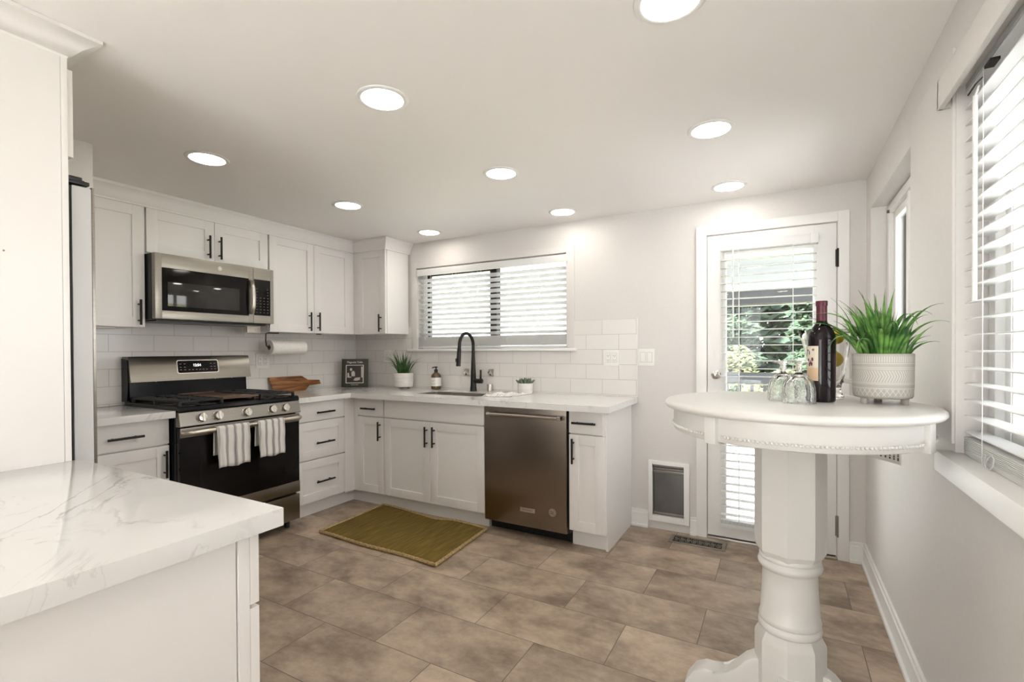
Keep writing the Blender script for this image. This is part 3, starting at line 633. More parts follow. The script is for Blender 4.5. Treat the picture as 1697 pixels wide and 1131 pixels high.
struct('trim_7', crown([(1.735, -3.78), (1.735, -2.789), (.860, -2.789)], [(1.815, -3.78), (1.815, -2.727), (.860, -2.727)], 2.166, H - .001), 'cab', 'white crown moulding on top of the tall side panel', ang=30)
fr = thing('refrigerator', (1.29, -3.2, 0), 'stainless refrigerator whose grey door side shows behind the tall panel', 'refrigerator')
obj('body', MB().box((.885, -3.70, .03), (1.710, -2.800, 1.780), .004), 'fridgeside', fr)
obj('gasket', MB().box((.892, -2.7995, .05), (1.7085, -2.774, 1.782)), 'rubber', fr, smooth=False)
for x0, x1 in ((.886, 1.296), (1.300, 1.710)):
    dd = obj('door', MB().box((x0, -2.7735, .74), (x1, -2.722, 1.786), .006), 'fridgeside', fr)
    obj('door_skin', MB().box((x0 - .0005, -2.7225, .742), (x1 + .0005, -2.714, 1.790), .003), 'steel', dd)
    hx = 1.296 - .035 if x0 < 1 else 1.300 + .035
    obj('handle', MB().cyl((hx, -2.668, .90), (hx, -2.668, 1.62), .011, 14).cyl((hx, -2.668, .94), (hx, -2.715, .94), .008, 10).cyl((hx, -2.668, 1.58), (hx, -2.715, 1.58), .008, 10), 'steel', dd)
dd = obj('freezer_drawer', MB().box((.886, -2.7735, .06), (1.710, -2.714, .733), .006), 'steel', fr)
obj('hinge_cover', MB().box((1.655, -2.83, 1.791), (1.7135, -2.728, 1.803), .003).box((1.668, -2.785, 1.803), (1.710, -2.745, 1.815), .005).cyl((1.69, -2.745, 1.786), (1.69, -2.745, 1.808), .012, 16), 'blackplastic', fr)
for x_ in (.93, 1.66):
    for y_ in (-2.86, -3.6): obj('foot', MB().cyl((x_, y_, 0), (x_, y_, .035), .02, 12), 'blackplastic', fr)

# ------------------------------------------------------------------ range
RY0, RY1 = -1.952, -1.1625
rg = thing('gas_range', (.33, -1.557, 0), 'stainless gas range with black cooktop and two towels on its door handle', 'stove')
obj('body', MB().box((.02, RY0 + .002, .075), (.640, RY1 - .002, .905), .002), 'enamel', rg)
ck = obj('cooktop', MB().prism([(.060, .905), (.672, .905), (.676, .912), (.668, .930), (.655, .936), (.060, .936)], RY0, RY1, 'y'), 'enamel', rg)
obj('control_panel', MB().prism([(.6405, .819), (.688, .819), (.691, .824), (.674, .900), (.668, .9045), (.6405, .9045)], RY0, RY1, 'y'), 'steel', rg)
Ku = Vector((-.213, 0, .977)); Kn = Vector((.977, 0, .213))
Kr = Matrix(((0, -.213, .977), (1, 0, 0), (0, .977, .213))).to_4x4()
kproto = None
for y in (-1.836, -1.741, -1.559, -1.382, -1.287):
    base = Vector((.6828, y, .862))
    k = obj('knob', MB().lathe((0, 0, 0), [(.028, 0), (.028, .004), (.0255, .006), (.025, .024), (.0225, .030), (0, .031)], 28), 'chrome', rg, rot=Matrix.Translation(base) @ Kr)
    obj('grip', MB().box((-.006, -.024, .0), (.006, .024, .041), .002), 'satin', k, rot=Matrix.Translation(base) @ Kr)
# oven door
od = obj('oven_door', MB().box((.6405, RY0 + .004, .255), (.676, RY1 - .002, .811), .003), 'glassblk', rg)
obj('top_rail', MB().box((.676, RY0 + .004, .757), (.682, RY1 - .002, .811), .002), 'steel', od)
obj('bottom_rail', MB().box((.676, RY0 + .004, .256), (.682, RY1 - .002, .333), .002), 'steel', od)
obj('window_pane', MB().box((.6755, -1.84, .40), (.6775, -1.28, .70), .001), 'glassblk', od)
hb = MB(); pts = [(.682, RY0 + .02, .787), (.712, RY0 + .022, .787), (.728, RY0 + .040, .787)] + [(.730, RY0 + .06 + (RY1 - RY0 - .12) * k / 8, .787) for k in range(9)] + [(.728, RY1 - .040, .787), (.712, RY1 - .022, .787), (.682, RY1 - .02, .787)]
hb.tube(pts, .0135, 16)
obj('handle', hb, 'satin', od)
obj('storage_drawer', MB().box((.6405, RY0 + .004, .062), (.678, RY1 - .002, .240), .003), 'steel', rg)
for x in (.08, .60):
    for y in (RY0 + .05, RY1 - .05): obj('foot', MB().cyl((x, y, 0), (x, y, .08), .018, 14), 'blackplastic', rg)
# back guard
obj('back_riser', MB().prism([(.012, .9365), (.085, .9365), (.078, 1.066), (.012, 1.066)], RY0 + .012, RY1 - .014, 'y'), 'enamel', rg)
def gx(z): return .122 - (z - 1.060) * .19
bgd = obj('back_guard', MB().prism([(.012, 1.0665), (.030, 1.060), (gx(1.060), 1.060), (gx(1.214), 1.214), (gx(1.22) - .006, 1.222), (.012, 1.222)], RY0 + .002, RY1 - .002, 'y'), 'steel', rg)
obj('end_cap', MB().prism([(.012, .9365), (.080, .9365), (.095, 1.05), (.085, 1.20), (.012, 1.21)], RY0 - .003, RY0 + .0015, 'y'), 'enamel', rg)
sl = Vector((-.19, 0, 1)).normalized(); nn = Vector((1, 0, .19)).normalized()
def gpt(y, z, off=.0): p = Vector((gx(z), y, z)); return p + nn * off
def gquad(y0, y1, z0, z1, o0, o1, r=0.0):
    mb = MB(); poly = rrect(y0, y1, z0, z1, r, 4) if r else [(y0, z0), (y1, z0), (y1, z1), (y0, z1)]
    return mb.grid([[gpt(a, b, o0) for a, b in poly], [gpt(a, b, o1) for a, b in poly]], True, True, True)
dp = obj('display', gquad(-1.672, -1.406, 1.108, 1.190, .0005, .0025, .010), 'glassblk', bgd)
obj('display_rim', gquad(-1.677, -1.401, 1.103, 1.195, .0001, .0012, .013), 'chrome', bgd)
text('clock_digits', '12:54', .024, gpt(-1.548, 1.158, .0027), (0, 1, 0), sl, 'digit', bgd)
km = MB()
for i, y in enumerate((-1.655, -1.628, -1.60, -1.577, -1.553, -1.530, -1.507, -1.484, -1.452, -1.428)):
    for z in (1.128, 1.146, 1.168):
        if z > 1.14 and 1 < i < 8: continue
        km.bm.faces.new([km.bm.verts.new(gpt(y + a, z + b, .0027)) for a, b in ((-.006, -.0012), (.006, -.0012), (.006, .0012), (-.006, .0012))])
obj('key_legends', km, mat('legend_grey', (.45, .43, .40), .6), bgd, smooth=False)
for y in (-1.80, -1.42, -1.30): obj('guard_screw', MB().cyl((.098, y, 1.0605), (.098, y, 1.057), .004, 8), 'chrome', bgd)
# grates and burners
GZ = .966
def grate(y0, y1, x0, x1, cells):
    mb = MB(); t = .0066
    def bar(a, b): mb.box((min(a[0], b[0]) - t, min(a[1], b[1]) - t, GZ - .012), (max(a[0], b[0]) + t, max(a[1], b[1]) + t, GZ), .002)
    bar((x0, y0), (x1, y0)); bar((x0, y1), (x1, y1)); bar((x0, y0), (x0, y1)); bar((x1, y0), (x1, y1)); bar(((x0 + x1) / 2, y0), ((x0 + x1) / 2, y1))
    ym = (y0 + y1) / 2
    for cx in ((x0 * 3 + x1) / 4, (x0 + 3 * x1) / 4):
        L = (x1 - x0) / 4
        for s in (-1, 1):
            bar((cx + s * .03, ym), (cx + s * L, ym)); bar((cx, ym + s * .03), (cx, (y0 if s < 0 else y1)))
            bar((cx - L * .5, (y0 if s < 0 else y1)), (cx - L * .5, ym + s * .035)); bar((cx + L * .5, (y0 if s < 0 else y1)), (cx + L * .5, ym + s * .035))
    for x in (x0, (x0 + x1) / 2, x1):
        for y in (y0, y1): mb.box((x - .008, y - .008, .9362), (x + .008, y + .008, GZ - .004), .002)
    return mb
obj('grate', grate(-1.930, -1.690, .105, .640, 2), 'iron', rg)
obj('grate', grate(-1.427, -1.187, .105, .640, 2), 'iron', rg)
gm = MB().box((.120, -1.672, GZ - .012), (.625, -1.445, GZ - .003), .003)
for x in (.15, .60):
    for y in (-1.665, -1.452): gm.box((x - .008, y - .006, .9362), (x + .008, y + .006, GZ - .008))
gm.box((.113, -1.679, GZ - .012), (.120, -1.438, GZ + .002)); gm.box((.625, -1.679, GZ - .012), (.632, -1.438, GZ + .002))
obj('griddle', gm, mat('griddle_brown_reflection', (.17, .105, .07), .34, .3), rg)  # brown of a reflection put into the iron's base colour
for x, y in ((.24, -1.81), (.505, -1.81), (.24, -1.307), (.505, -1.307)):
    obj('burner', MB().lathe((x, y, .9362), [(.052, 0), (.050, .006), (.040, .007), (.040, .011), (.036, .0135), (0, .014)], 28), 'iron', rg)

# towels hanging over the oven handle
def hang_towel(name, y0, y1, zf, zb, label, stripes):
    W_ = y1 - y0; n = 36; m_ = stripes_mat('striped_linen_' + str(round(-y0 * 100)), True, [(-W_ / 2 + s * W_, h) for s, h in stripes])
    hx, hz, r = .730, .787, .0165
    path = [(hx + r, zf)] + [(hx + r + .002 * math.sin(i * .9), zf + (hz - zf) * i / 12) for i in range(1, 12)]
    path += [(hx + r * math.cos(t), hz + r * math.sin(t)) for t in [PI * k / 8 for k in range(9)]] + [(hx - r, hz - (hz - zb) * i / 8) for i in range(1, 9)]
    rings = []
    for i, (x, z) in enumerate(path):
        down = max(0.0, (hz - z) / (hz - zf)); ring = []
        for k in range(n + 1):
            f = k / n; wob = (.0055 * math.sin(f * 15 + 1.0 + y0) + .003 * math.sin(f * 31 + z * 14)) * min(1, down * 3 + .08)
            out = wob if x > hx else -abs(wob) * .3 - .0005
            ring.append((x + max(out, -.001 if x > hx else -1) + (down * .004 if x > hx else 0), y0 + f * W_ - (f - .5) * .012 * down * (1 if x > hx else -1), z + (.004 * math.sin(f * 9) if i == 0 else 0)))
        rings.append(ring)
    o = obj(name, MB().grid(rings), m_, loc=(.74, (y0 + y1) / 2, zf), ang=80)
    s = o.modifiers.new('thick', 'SOLIDIFY'); s.thickness = .0024; s.offset = 1
    return settag(o, label, 'towel', 'striped towels on the oven handle')
ST = [(.035, .0016), (.065, .0012), (.25, .0014), (.285, .0030), (.32, .0014), (.50, .0014), (.53, .0028), (.565, .0014), (.74, .0014), (.775, .0030), (.81, .0014), (.94, .0012), (.97, .0016)]
hang_towel('dish_towel', -1.779, -1.577, .556, .63, 'white striped dish towel on the oven handle, the left and wider one', ST)
hang_towel('dish_towel', -1.518, -1.332, .568, .64, 'white striped dish towel on the oven handle, the right and narrower one', ST)

# ------------------------------------------------------------------ microwave
mw = thing('microwave', (.2, -1.551, 1.448), 'stainless over the range microwave with dark window', 'microwave')
MY0, MY1, MZ0, MZ1, MX = -1.940, -1.160, 1.450, 1.8505, .4
obj('body', MB().box((.0, MY0, MZ0), (.358, MY1, MZ1), .002), 'blackplastic', mw)
def frame4(y0, y1, z0, z1, iy0, iy1, iz0, iz1, x0, x1, bev=.002):
    mb = MB()
    for a, b, c, d in ((y0, iy0, z0, z1), (iy1, y1, z0, z1), (iy0, iy1, z0, iz0), (iy0, iy1, iz1, z1)): mb.box((x0, a, c), (x1, b, d), bev)
    return mb
dm = obj('door', frame4(MY0 + .002, -1.3205, MZ0 + .004, MZ1, -1.9015, -1.352, 1.504, 1.766, .359, MX), 'steel', mw)
obj('window', MB().box((.362, -1.9015, 1.504), (.3965, -1.352, 1.766)), 'glassblk', dm, smooth=False)
obj('screen', MB().box((.3965, -1.868, 1.533), (.3972, -1.417, 1.683), .0002), mat('mesh_window', (.022, .02, .019), .05, spec=.5), dm)
hp = [(.400, -1.3365, 1.515), (.418, -1.3365, 1.522), (.430, -1.3365, 1.56), (.434, -1.3365, 1.63), (.430, -1.3365, 1.70), (.418, -1.3365, 1.748), (.400, -1.3365, 1.756)]
hm = MB(); hm.grid([[(x - .004, -1.351, z), (x + .004, -1.349, z), (x + .008, -1.3365, z), (x + .004, -1.324, z), (x - .004, -1.322, z)] for x, y, z in hp], True, True, True)
obj('handle', hm, 'satin', dm, ang=60)
cp = obj('control_panel', frame4(-1.318, MY1 - .002, MZ0 + .004, MZ1, -1.314, -1.188, 1.510, 1.768, .359, MX), 'steel', mw)
obj('keypad', MB().box((.362, -1.314, 1.510), (.3985, -1.188, 1.768)), 'glassblk', cp, smooth=False)
kk = MB()
for r in range(9):
    for c_ in range(4):
        y = -1.298 + c_ * .028; z = 1.53 + r * .021
        if r > 5 and c_ in (1, 2): continue
        kk.box((.3985, y, z), (.3988, y + .010 + (.003 if r % 2 else 0), z + .0035))
obj('key_legends', kk, mat('legend_dim', (.16, .155, .16), .6), cp, smooth=False)
obj('emblem', MB().cyl((.400, -1.553, 1.806), (.4015, -1.553, 1.806), .0135, 28), 'satin', mw)
obj('emblem_mark', MB().tube([(.4020, -1.553 + .008 * math.cos(t), 1.806 + .008 * math.sin(t)) for t in [2 * PI * k / 20 for k in range(21)]], .0006, 6), 'ink', mw)
obj('vent_grille', MB().box((.05, MY0 + .03, MZ0 - .010), (.35, MY1 - .03, MZ0), .002), 'blackplastic', mw)
obj('mounting_plate', MB().box((.22, -1.255, 1.392), (.224, -1.150, 1.4495)).cyl((.224, -1.19, 1.412), (.2265, -1.19, 1.412), .004, 10), 'satin', mw, smooth=False)

# ------------------------------------------------------------------ dishwasher
dw = thing('dishwasher', (2.18, -.3, 0), 'dark stainless dishwasher with a bar handle', 'dishwasher')
obj('tub', MB().box((1.8725, -.555, .075), (2.4975, -.012, .870)), 'blackplastic', dw, smooth=False)
dd = obj('door', MB().box((1.874, -.592, .078), (2.486, -.556, .868), .004), 'darksteel', dw)
hb = MB().cyl((1.925, -.642, .821), (2.472, -.642, .821), .0115, 18)
obj('handle', hb, 'satin', dd)
for x in (1.938, 2.459): obj('handle_mount', MB().cyl((x, -.590, .821), (x, -.642, .821), .0085, 12).cyl((x - .013, -.642, .821), (x + .013, -.642, .821), .0145, 18), 'chrome', dd)
bg_ = obj('badge', MB().box((2.152, -.5945, .176), (2.262, -.5915, .204), .001), 'satin', dd)
text('badge_text', 'KitchenAid', .0165, (2.207, -.5948, .190), (1, 0, 0), (0, 0, 1), 'ink', dw)
obj('sticker', MB().cyl((2.388, -.5922, .201), (2.388, -.5935, .201), .0265, 30), 'satin', dd)
obj('sticker_mark', MB().tube([(2.388 + .0215 * math.cos(t), -.5938, .201 + .0215 * math.sin(t)) for t in [2 * PI * k / 30 for k in range(31)]], .0011, 6).tube([(2.374, -.5938, .204), (2.382, -.5938, .212), (2.390, -.5938, .204), (2.399, -.5938, .207)], .0022, 6).tube([(2.375, -.5938, .193), (2.384, -.5938, .199), (2.392, -.5938, .191), (2.400, -.5938, .194)], .0022, 6), 'ink', dd)
obj('toe_panel', MB().box((1.8725, -.50, .0), (2.4975, -.47, .072)), 'rubber', dw, smooth=False)

# ------------------------------------------------------------------ faucet and sink things
fc = thing('faucet', (1.45, -.09, CT), 'tall matte black pull down kitchen faucet', 'faucet')
fx, fy = 1.450, -.090
obj('body', MB().lathe((fx, fy, CT), [(.030, .0005), (.030, .004), (.0275, .010), (.0235, .06), (.0215, .14), (.0175, .24), (.0145, .30), (.0135, .335)], 28), 'black', fc)
R0 = .098; path = [(fx, fy, CT + .33)] + [(fx, fy - R0 + R0 * math.cos(t), CT + .378 + R0 * math.sin(t)) for t in [PI * k / 18 for k in range(19)]] + [(fx, fy - 2 * R0 - .004, CT + .34)]
obj('spout', MB().tube(path, .0135, 18), 'black', fc)
ph = [(fx, fy - 2 * R0 - .003, CT + .352), (fx, fy - 2 * R0 - .010, CT + .28), (fx, fy - 2 * R0 - .017, CT + .215)]
sp = obj('spray_head', MB().tube([ph[0], ph[1], ph[2], (ph[2][0], ph[2][1], ph[2][2] - .002)], [.0152, .0175, .0185, .016], 22), 'black', fc)
obj('button', MB().box((fx - .026, fy - 2 * R0 - .020, CT + .245), (fx - .016, fy - 2 * R0 - .006, CT + .275), .003), 'blackplastic', sp)
obj('valve', MB().cyl((fx + .01, fy, CT + .085), (fx + .085, fy, CT + .085), .0195, 20), 'black', fc)
obj('lever', MB().tube([(fx + .070, fy, CT + .085), (fx + .072, fy, CT + .12), (fx + .073, fy, CT + .178)], [.011, .0085, .0075], 14), 'black', fc)
ag = thing('air_gap', (1.585, -.05, CT), 'small brushed metal air gap cap right of the faucet', 'sink fitting')
obj('cap', MB().lathe((1.585, -.05, CT), [(.021, .0004), (.021, .055), (.018, .060), (0, .061)], 24), 'satin', ag)
for x, lab in ((1.335, 'small chrome wall valve left of the faucet riser'), (1.578, 'small chrome wall valve right of the faucet')):
    t = thing('wall_valve', (x, -.01, 1.07), lab, 'valve', 'chrome valves on the backsplash')
    obj('escutcheon', MB().box((x - .026, -.016, 1.040), (x + .026, -.0102, 1.096), .004), 'satin', t)
    obj('valve_body', MB().tube([(x - .012, -.017, 1.052), (x - .010, -.038, 1.07), (x + .010, -.040, 1.086)], .009, 12).cyl((x + .012, -.016, 1.05), (x + .012, -.045, 1.05), .009, 12), 'chrome', t)
sb = thing('soap_bottle', (1.052, -.075, CT), 'amber glass soap bottle with white label and black pump left of the sink', 'soap bottle')
bx_, by_ = 1.052, -.075
obj('bottle', MB().lathe((bx_, by_, CT), [(.040, .0005), (.044, .004), (.044, .112), (.041, .124), (.030, .138), (.016, .147), (.014, .154)], 32), 'amber', sb)
lb = MB(); lb.grid([[(bx_ + .0446 * math.cos(t), by_ + .0446 * math.sin(t), CT + z) for t in [math.radians(-215 + 250 * k / 24) for k in range(25)]] for z in (.030, .104)])
obj('label', lb, 'white', sb)
lk = MB()
for z, a0, a1 in ((.078, -120, -62), (.071, -112, -76), (.058, -130, -50), (.050, -118, -72), (.045, -150, -50), (.038, -112, -80), (.060, -158, -150), (.053, -160, -146), (.040, -158, -150)):
    lk.grid([[(bx_ + .0449 * math.cos(t), by_ + .0449 * math.sin(t), CT + z + dz) for t in [math.radians(a0 + (a1 - a0) * k / 8) for k in range(9)]] for dz in (-.0009, .0009)])
obj('label_print', lk, mat('label_print', (.28, .24, .24), .7), sb)
obj('pump', MB().lathe((bx_, by_, CT), [(.0165, .152), (.0165, .170), (.012, .174), (.0055, .178), (.0055, .186), (.013, .188), (.013, .198), (0, .200)], 20).tube([(bx_, by_, CT + .193), (bx_ - .012, by_ - .028, CT + .192), (bx_ - .014, by_ - .036, CT + .186)], .0045, 8), 'blackplastic', sb)

# ------------------------------------------------------------------ plants
def blade(mb, c, a, lean, L, w, droop, twist=0.0, n=9, fold=.25):
    # a grass blade: root at c, azimuth a, starting lean, length L, droop curves it outward
    p = Vector(c); th = lean; out = Vector((math.cos(a), math.sin(a), 0)); side = Vector((-math.sin(a + twist), math.cos(a + twist), 0)); rows = []
    for i in range(n + 1):
        f = i / n; ww = w * (math.sin(PI * min(1, .22 + f * .80)) ** .7) * (1 - f ** 4) + .0002
        d = out * math.sin(th) + Vector((0, 0, 1)) * math.cos(th); nrm = out * math.cos(th) - Vector((0, 0, 1)) * math.sin(th)
        rows.append([p - side * ww, p + nrm * ww * fold * 2, p + side * ww]); p = p + d * (L / n); th += droop / n * (0.4 + 1.5 * f)
    mb.grid(rows); return mb
def leafy(name, mb, m, par):
    o = obj(name, mb, m, par, ang=60); s = o.modifiers.new('thick', 'SOLIDIFY'); s.thickness = .0005; return o
rnd = random.Random(11)
# counter grass
gp = thing('potted_grass', (.735, -.135, CT), 'small potted grass plant on the counter under the window corner', 'plant')
px_, py_ = .735, -.135
obj('pot', MB().lathe((px_, py_, CT), [(0, .018), (.074, .018), (.081, .022), (.085, .06), (.086, .139), (.083, .141), (.080, .138), (.079, .120), (0, .120)], 40), 'pot', gp)
for k in range(3):
    t = math.radians(-90 + 120 * k); obj('foot', MB().cyl((px_ + .045 * math.cos(t), py_ + .045 * math.sin(t), CT + .0005), (px_ + .045 * math.cos(t), py_ + .045 * math.sin(t), CT + .019), .012, 12), 'brassdk', gp)
obj('soil', MB().cyl((px_, py_, CT + .1202), (px_, py_, CT + .126), .078, 28), 'soil', gp)
g = MB()
for k in range(85):
    a = rnd.uniform(0, 2 * PI); r = .055 * math.sqrt(rnd.random()); far = rnd.random()
    L = rnd.uniform(.15, .24)
    if math.sin(a) > 0.25: L *= .62; far *= .3
    blade(g, (px_ + r * math.cos(a), py_ + r * math.sin(a), CT + .124), a, .05 + .5 * r / .055 * far, L, rnd.uniform(.0035, .0055), rnd.uniform(.5, 1.5) * (.4 + far), rnd.uniform(-.5, .5))
leafy('foliage', g, 'leafd', gp)
# bar table planter
px2, py2, TZ = 3.958, -1.535, 1.08
gp = thing('potted_grass', (px2, py2, TZ), 'tall bright green grass in a carved pale planter on the bar table', 'plant')
obj('pot', MB().lathe((px2, py2, TZ), [(0, .018), (.066, .018), (.074, .020), (.0775, .026), (.0790, .060), (.0800, .155), (.0785, .157), (.0760, .156), (.0750, .135), (0, .135)], 56), 'carved', gp, ang=50)
for t in (211, 333, 93):
    t = math.radians(t); obj('foot', MB().cyl((px2 + .058 * math.cos(t), py2 + .058 * math.sin(t), TZ + .0004), (px2 + .058 * math.cos(t), py2 + .058 * math.sin(t), TZ + .019), .0105, 14), 'carved', gp)
obj('soil', MB().cyl((px2, py2, TZ + .1352), (px2, py2, TZ + .140), .0745, 28), 'soil', gp)
g = MB(); wmax = W - .012
for k in range(118):
    a = rnd.uniform(0, 2 * PI); r = .060 * math.sqrt(rnd.random()); spread = rnd.random() ** 1.4
    L = rnd.uniform(.13, .235); L *= (1.12 if spread > .7 else 1.0); dr = rnd.uniform(.5, 1.6) * (.35 + spread)
    if math.cos(a) > .1: L *= 1 - .52 * math.cos(a); dr *= .8           # kept clear of the wall beside it
    blade(g, (px2 + r * math.cos(a), py2 + r * math.sin(a), TZ + .139), a, .04 + .55 * r / .06 * spread, L, rnd.uniform(.0055, .0098), dr, rnd.uniform(-.6, .6), n=11)
for a, L, dr, le in ((200, .27, 2.0, .45), (222, .22, 2.6, .5), (190, .25, 1.2, .5), (170, .26, 1.5, .5), (282, .30, 1.5, .55), (290, .28, 1.1, .55), (276, .31, 1.9, .5), (297, .24, 1.3, .6), (268, .24, 1.7, .5), (240, .18, 2.9, .4)):
    blade(g, (px2 + .05 * math.cos(math.radians(a)), py2 + .05 * math.sin(math.radians(a)), TZ + .139), math.radians(a), le, L, .0062, dr, n=12)
leafy('foliage', g, 'leafb', gp)
# succulent
sx_, sy_ = 1.955, -.130
sp_ = thing('potted_succulent', (sx_, sy_, CT), 'small grey green succulent in a speckled white pot right of the sink', 'plant')
obj('pot', MB().lathe((sx_, sy_, CT), [(.050, .0005), (.056, .004), (.0585, .04), (.0590, .082), (.0565, .084), (.054, .080), (.053, .070), (0, .070)], 36), 'pot', sp_)
obj('soil', MB().cyl((sx_, sy_, CT + .0702), (sx_, sy_, CT + .075), .052, 24), 'soil', sp_)
g = MB()
for ring_, (cnt, le, L) in enumerate(((6, .25, .048), (10, .65, .055), (13, 1.05, .060))):
    for k in range(cnt):
        a = 2 * PI * (k + ring_ * .4) / cnt; c0 = Vector((sx_ + .012 * ring_ * math.cos(a), sy_ + .012 * ring_ * math.sin(a), CT + .073)); d_ = Vector((math.cos(a) * math.sin(le), math.sin(a) * math.sin(le), math.cos(le)))
        g.tube([c0, c0 + d_ * L * .35, c0 + d_ * L * .75 + Vector((0, 0, .003)), c0 + d_ * L + Vector((0, 0, .007))], [.004, .0085, .0065, .0006], 8)
obj('rosette', g, 'succ', sp_)

# ------------------------------------------------------------------ small things on the left counter
cbm = MB()
poly = [(-.945, .0), (-.955, .112), (-.950, .122), (-.655, .124), (-.640, .119), (-.598, .088), (-.484, .080), (-.478, .076), (-.478, .048), (-.484, .044), (-.600, .040), (-.650, .004), (-.662, .0)]
lean = .030
cbm.grid([[(.030 + .10 - lean * 2.2 * (z / .13), y, CT + .0008 + z) for y, z in poly], [(.048 + .10 - lean * 2.2 * (z / .13), y, CT + .0008 + z) for y, z in poly]], True, True, True)
bmesh.ops.translate(cbm.bm, vec=(-.052, 0, 0), verts=cbm.bm.verts[:])
cb = obj('cutting_board', cbm, 'wood', loc=(.07, -.80, CT)); settag(cb, 'brown acacia wood cutting board leaning on the left backsplash', 'cutting board')
# cookbook
bk = thing('cookbook', (.215, -.215, CT), 'dark green cookbook standing upright in the counter corner', 'book')
ba = math.radians(36); lean_m = Matrix.Translation((.215, -.215, CT + .0015)) @ Matrix.Rotation(ba, 4, 'Z') @ Matrix.Rotation(math.radians(-7), 4, 'X')
bw_, bh_ = .118, .262
obj('cover', MB().box((-bw_, -.014, 0), (bw_, -.011, bh_), .0006).box((-bw_, .0045, 0), (bw_, .0075, bh_), .0006).box((-bw_, -.014, 0), (-bw_ + .003, .0075, bh_)), 'book', bk, rot=lean_m)
obj('pages', MB().box((-bw_ + .003, -.011, .003), (bw_ - .004, .0045, bh_ - .003)), 'pages', bk, rot=lean_m, smooth=False)
fm = MB()
for a, b, c, d in ((-.080, -.074, .036, .206), (.074, .080, .036, .206), (-.074, .074, .036, .041), (-.074, .074, .201, .206)): fm.box((a, -.0146, c), (b, -.0141, d))
obj('cover_frame', fm, 'white', bk, rot=lean_m, smooth=False)
ph_ = MB().box((-.073, -.0144, .042), (.073, -.0141, .200)); obj('cover_photo', ph_, mat('photo_dark', (.028, .022, .018), .5), bk, rot=lean_m, smooth=False)
pf = MB(); pf.prism([(-.028, .100), (-.032, .132), (-.022, .148), (-.008, .150), (.002, .134), (.002, .100)], -.0148, -.0145, 'y')
pf.prism([(-.034 + .011 * math.cos(t), .163 + .014 * math.sin(t)) for t in [2 * PI * k / 12 for k in range(12)]], -.0148, -.0145, 'y')
pf.prism([(-.066, .088), (-.066, .130), (-.052, .134), (-.048, .098), (-.030, .096), (-.030, .088)], -.0148, -.0145, 'y'); pf.prism([(-.012, .062), (.004, .086), (.050, .090), (.046, .066), (.018, .058)], -.0148, -.0145, 'y')
pf.prism([(.058, .090), (.056, .190), (.072, .190), (.072, .085)], -.0148, -.0145, 'y')
obj('cover_figures', pf, mat('photo_light', (.55, .50, .45), .6), bk, rot=lean_m, smooth=False)
def book_text(nm, body, size, x, z):
    rr = lean_m.to_3x3(); text(nm, body, size, lean_m @ Vector((x, -.0149, z)), rr @ Vector((1, 0, 0)), rr @ Vector((0, 0, 1)), 'white', bk)
book_text('title', 'Magnolia Table', .0235, 0, .230); book_text('author_line', 'JOANNA GAINES', .0085, 0, .021)
# paper towel holder and roll under the wall cabinet
ph2 = thing('paper_towel_holder', (.17, -1.05, 1.40), 'black wire paper towel holder screwed under the wall cabinet', 'towel holder')
obj('arm', MB().tube([(.17, -.960, 1.3965), (.17, -1.05, 1.3965), (.17, -1.070, 1.390), (.17, -1.072, 1.33), (.17, -1.066, 1.296), (.17, -1.05, 1.283), (.17, -.72, 1.283)], .0042, 10), 'black', ph2)
pt = thing('paper_towel_roll', (.17, -.88, 1.283), 'white paper towel roll hanging under the wall cabinet', 'paper towel')
def rollm(r0, r1, y0, y1, n=40):
    c_ = (.17, 1.283); return MB().grid([[(c_[0] + r * math.cos(2 * PI * k / n), y, c_[1] + r * math.sin(2 * PI * k / n)) for k in range(n)] for r, y in ((r0, y0), (r1 - .002, y0), (r1, y0 + .002), (r1, y1 - .002), (r1 - .002, y1), (r0, y1), (r0, y0))], True)
obj('roll', rollm(.0215, .0575, -1.045, -.735), 'paper', pt)
obj('core', rollm(.0190, .0213, -1.0455, -.7345), 'card', pt)
# folded towel beside the sink
tmb = MB(); n1, n2 = 26, 18; rows = []
tw = random.Random(5)
for i in range(n1 + 1):
    r_ = []
    for j in range(n2 + 1):
        f, h = i / n1, j / n2; x = 1.755 + .215 * f + .03 * h; y = -.430 + .205 * h + .02 * f - .02 * math.sin(f * 5)
        e = min(f, 1 - f, h, 1 - h); z = CT + .0045 + min(1, e * 7) * (.012 + .006 * math.sin(f * 17 + h * 5) + .004 * math.sin(h * 23 - f * 7))
        r_.append((x, y, max(z, CT + .0045)))
    rows.append(r_)
tmb.grid(rows)
td = obj('dish_towel', tmb, stripes_mat('red_striped_linen', False, [(-.09, .0016), (-.078, .0016), (-.040, .0012), (0.0, .0014), (.012, .0014), (.05, .0012), (.09, .0016), (.1, .0016)], ink=(.30, .21, .20)), loc=(1.87, -.31, CT), ang=80)
s = td.modifiers.new('thick', 'SOLIDIFY'); s.thickness = .004; s.offset = -1
settag(td, 'white folded dish towel with thin stripes lying right of the sink', 'towel')

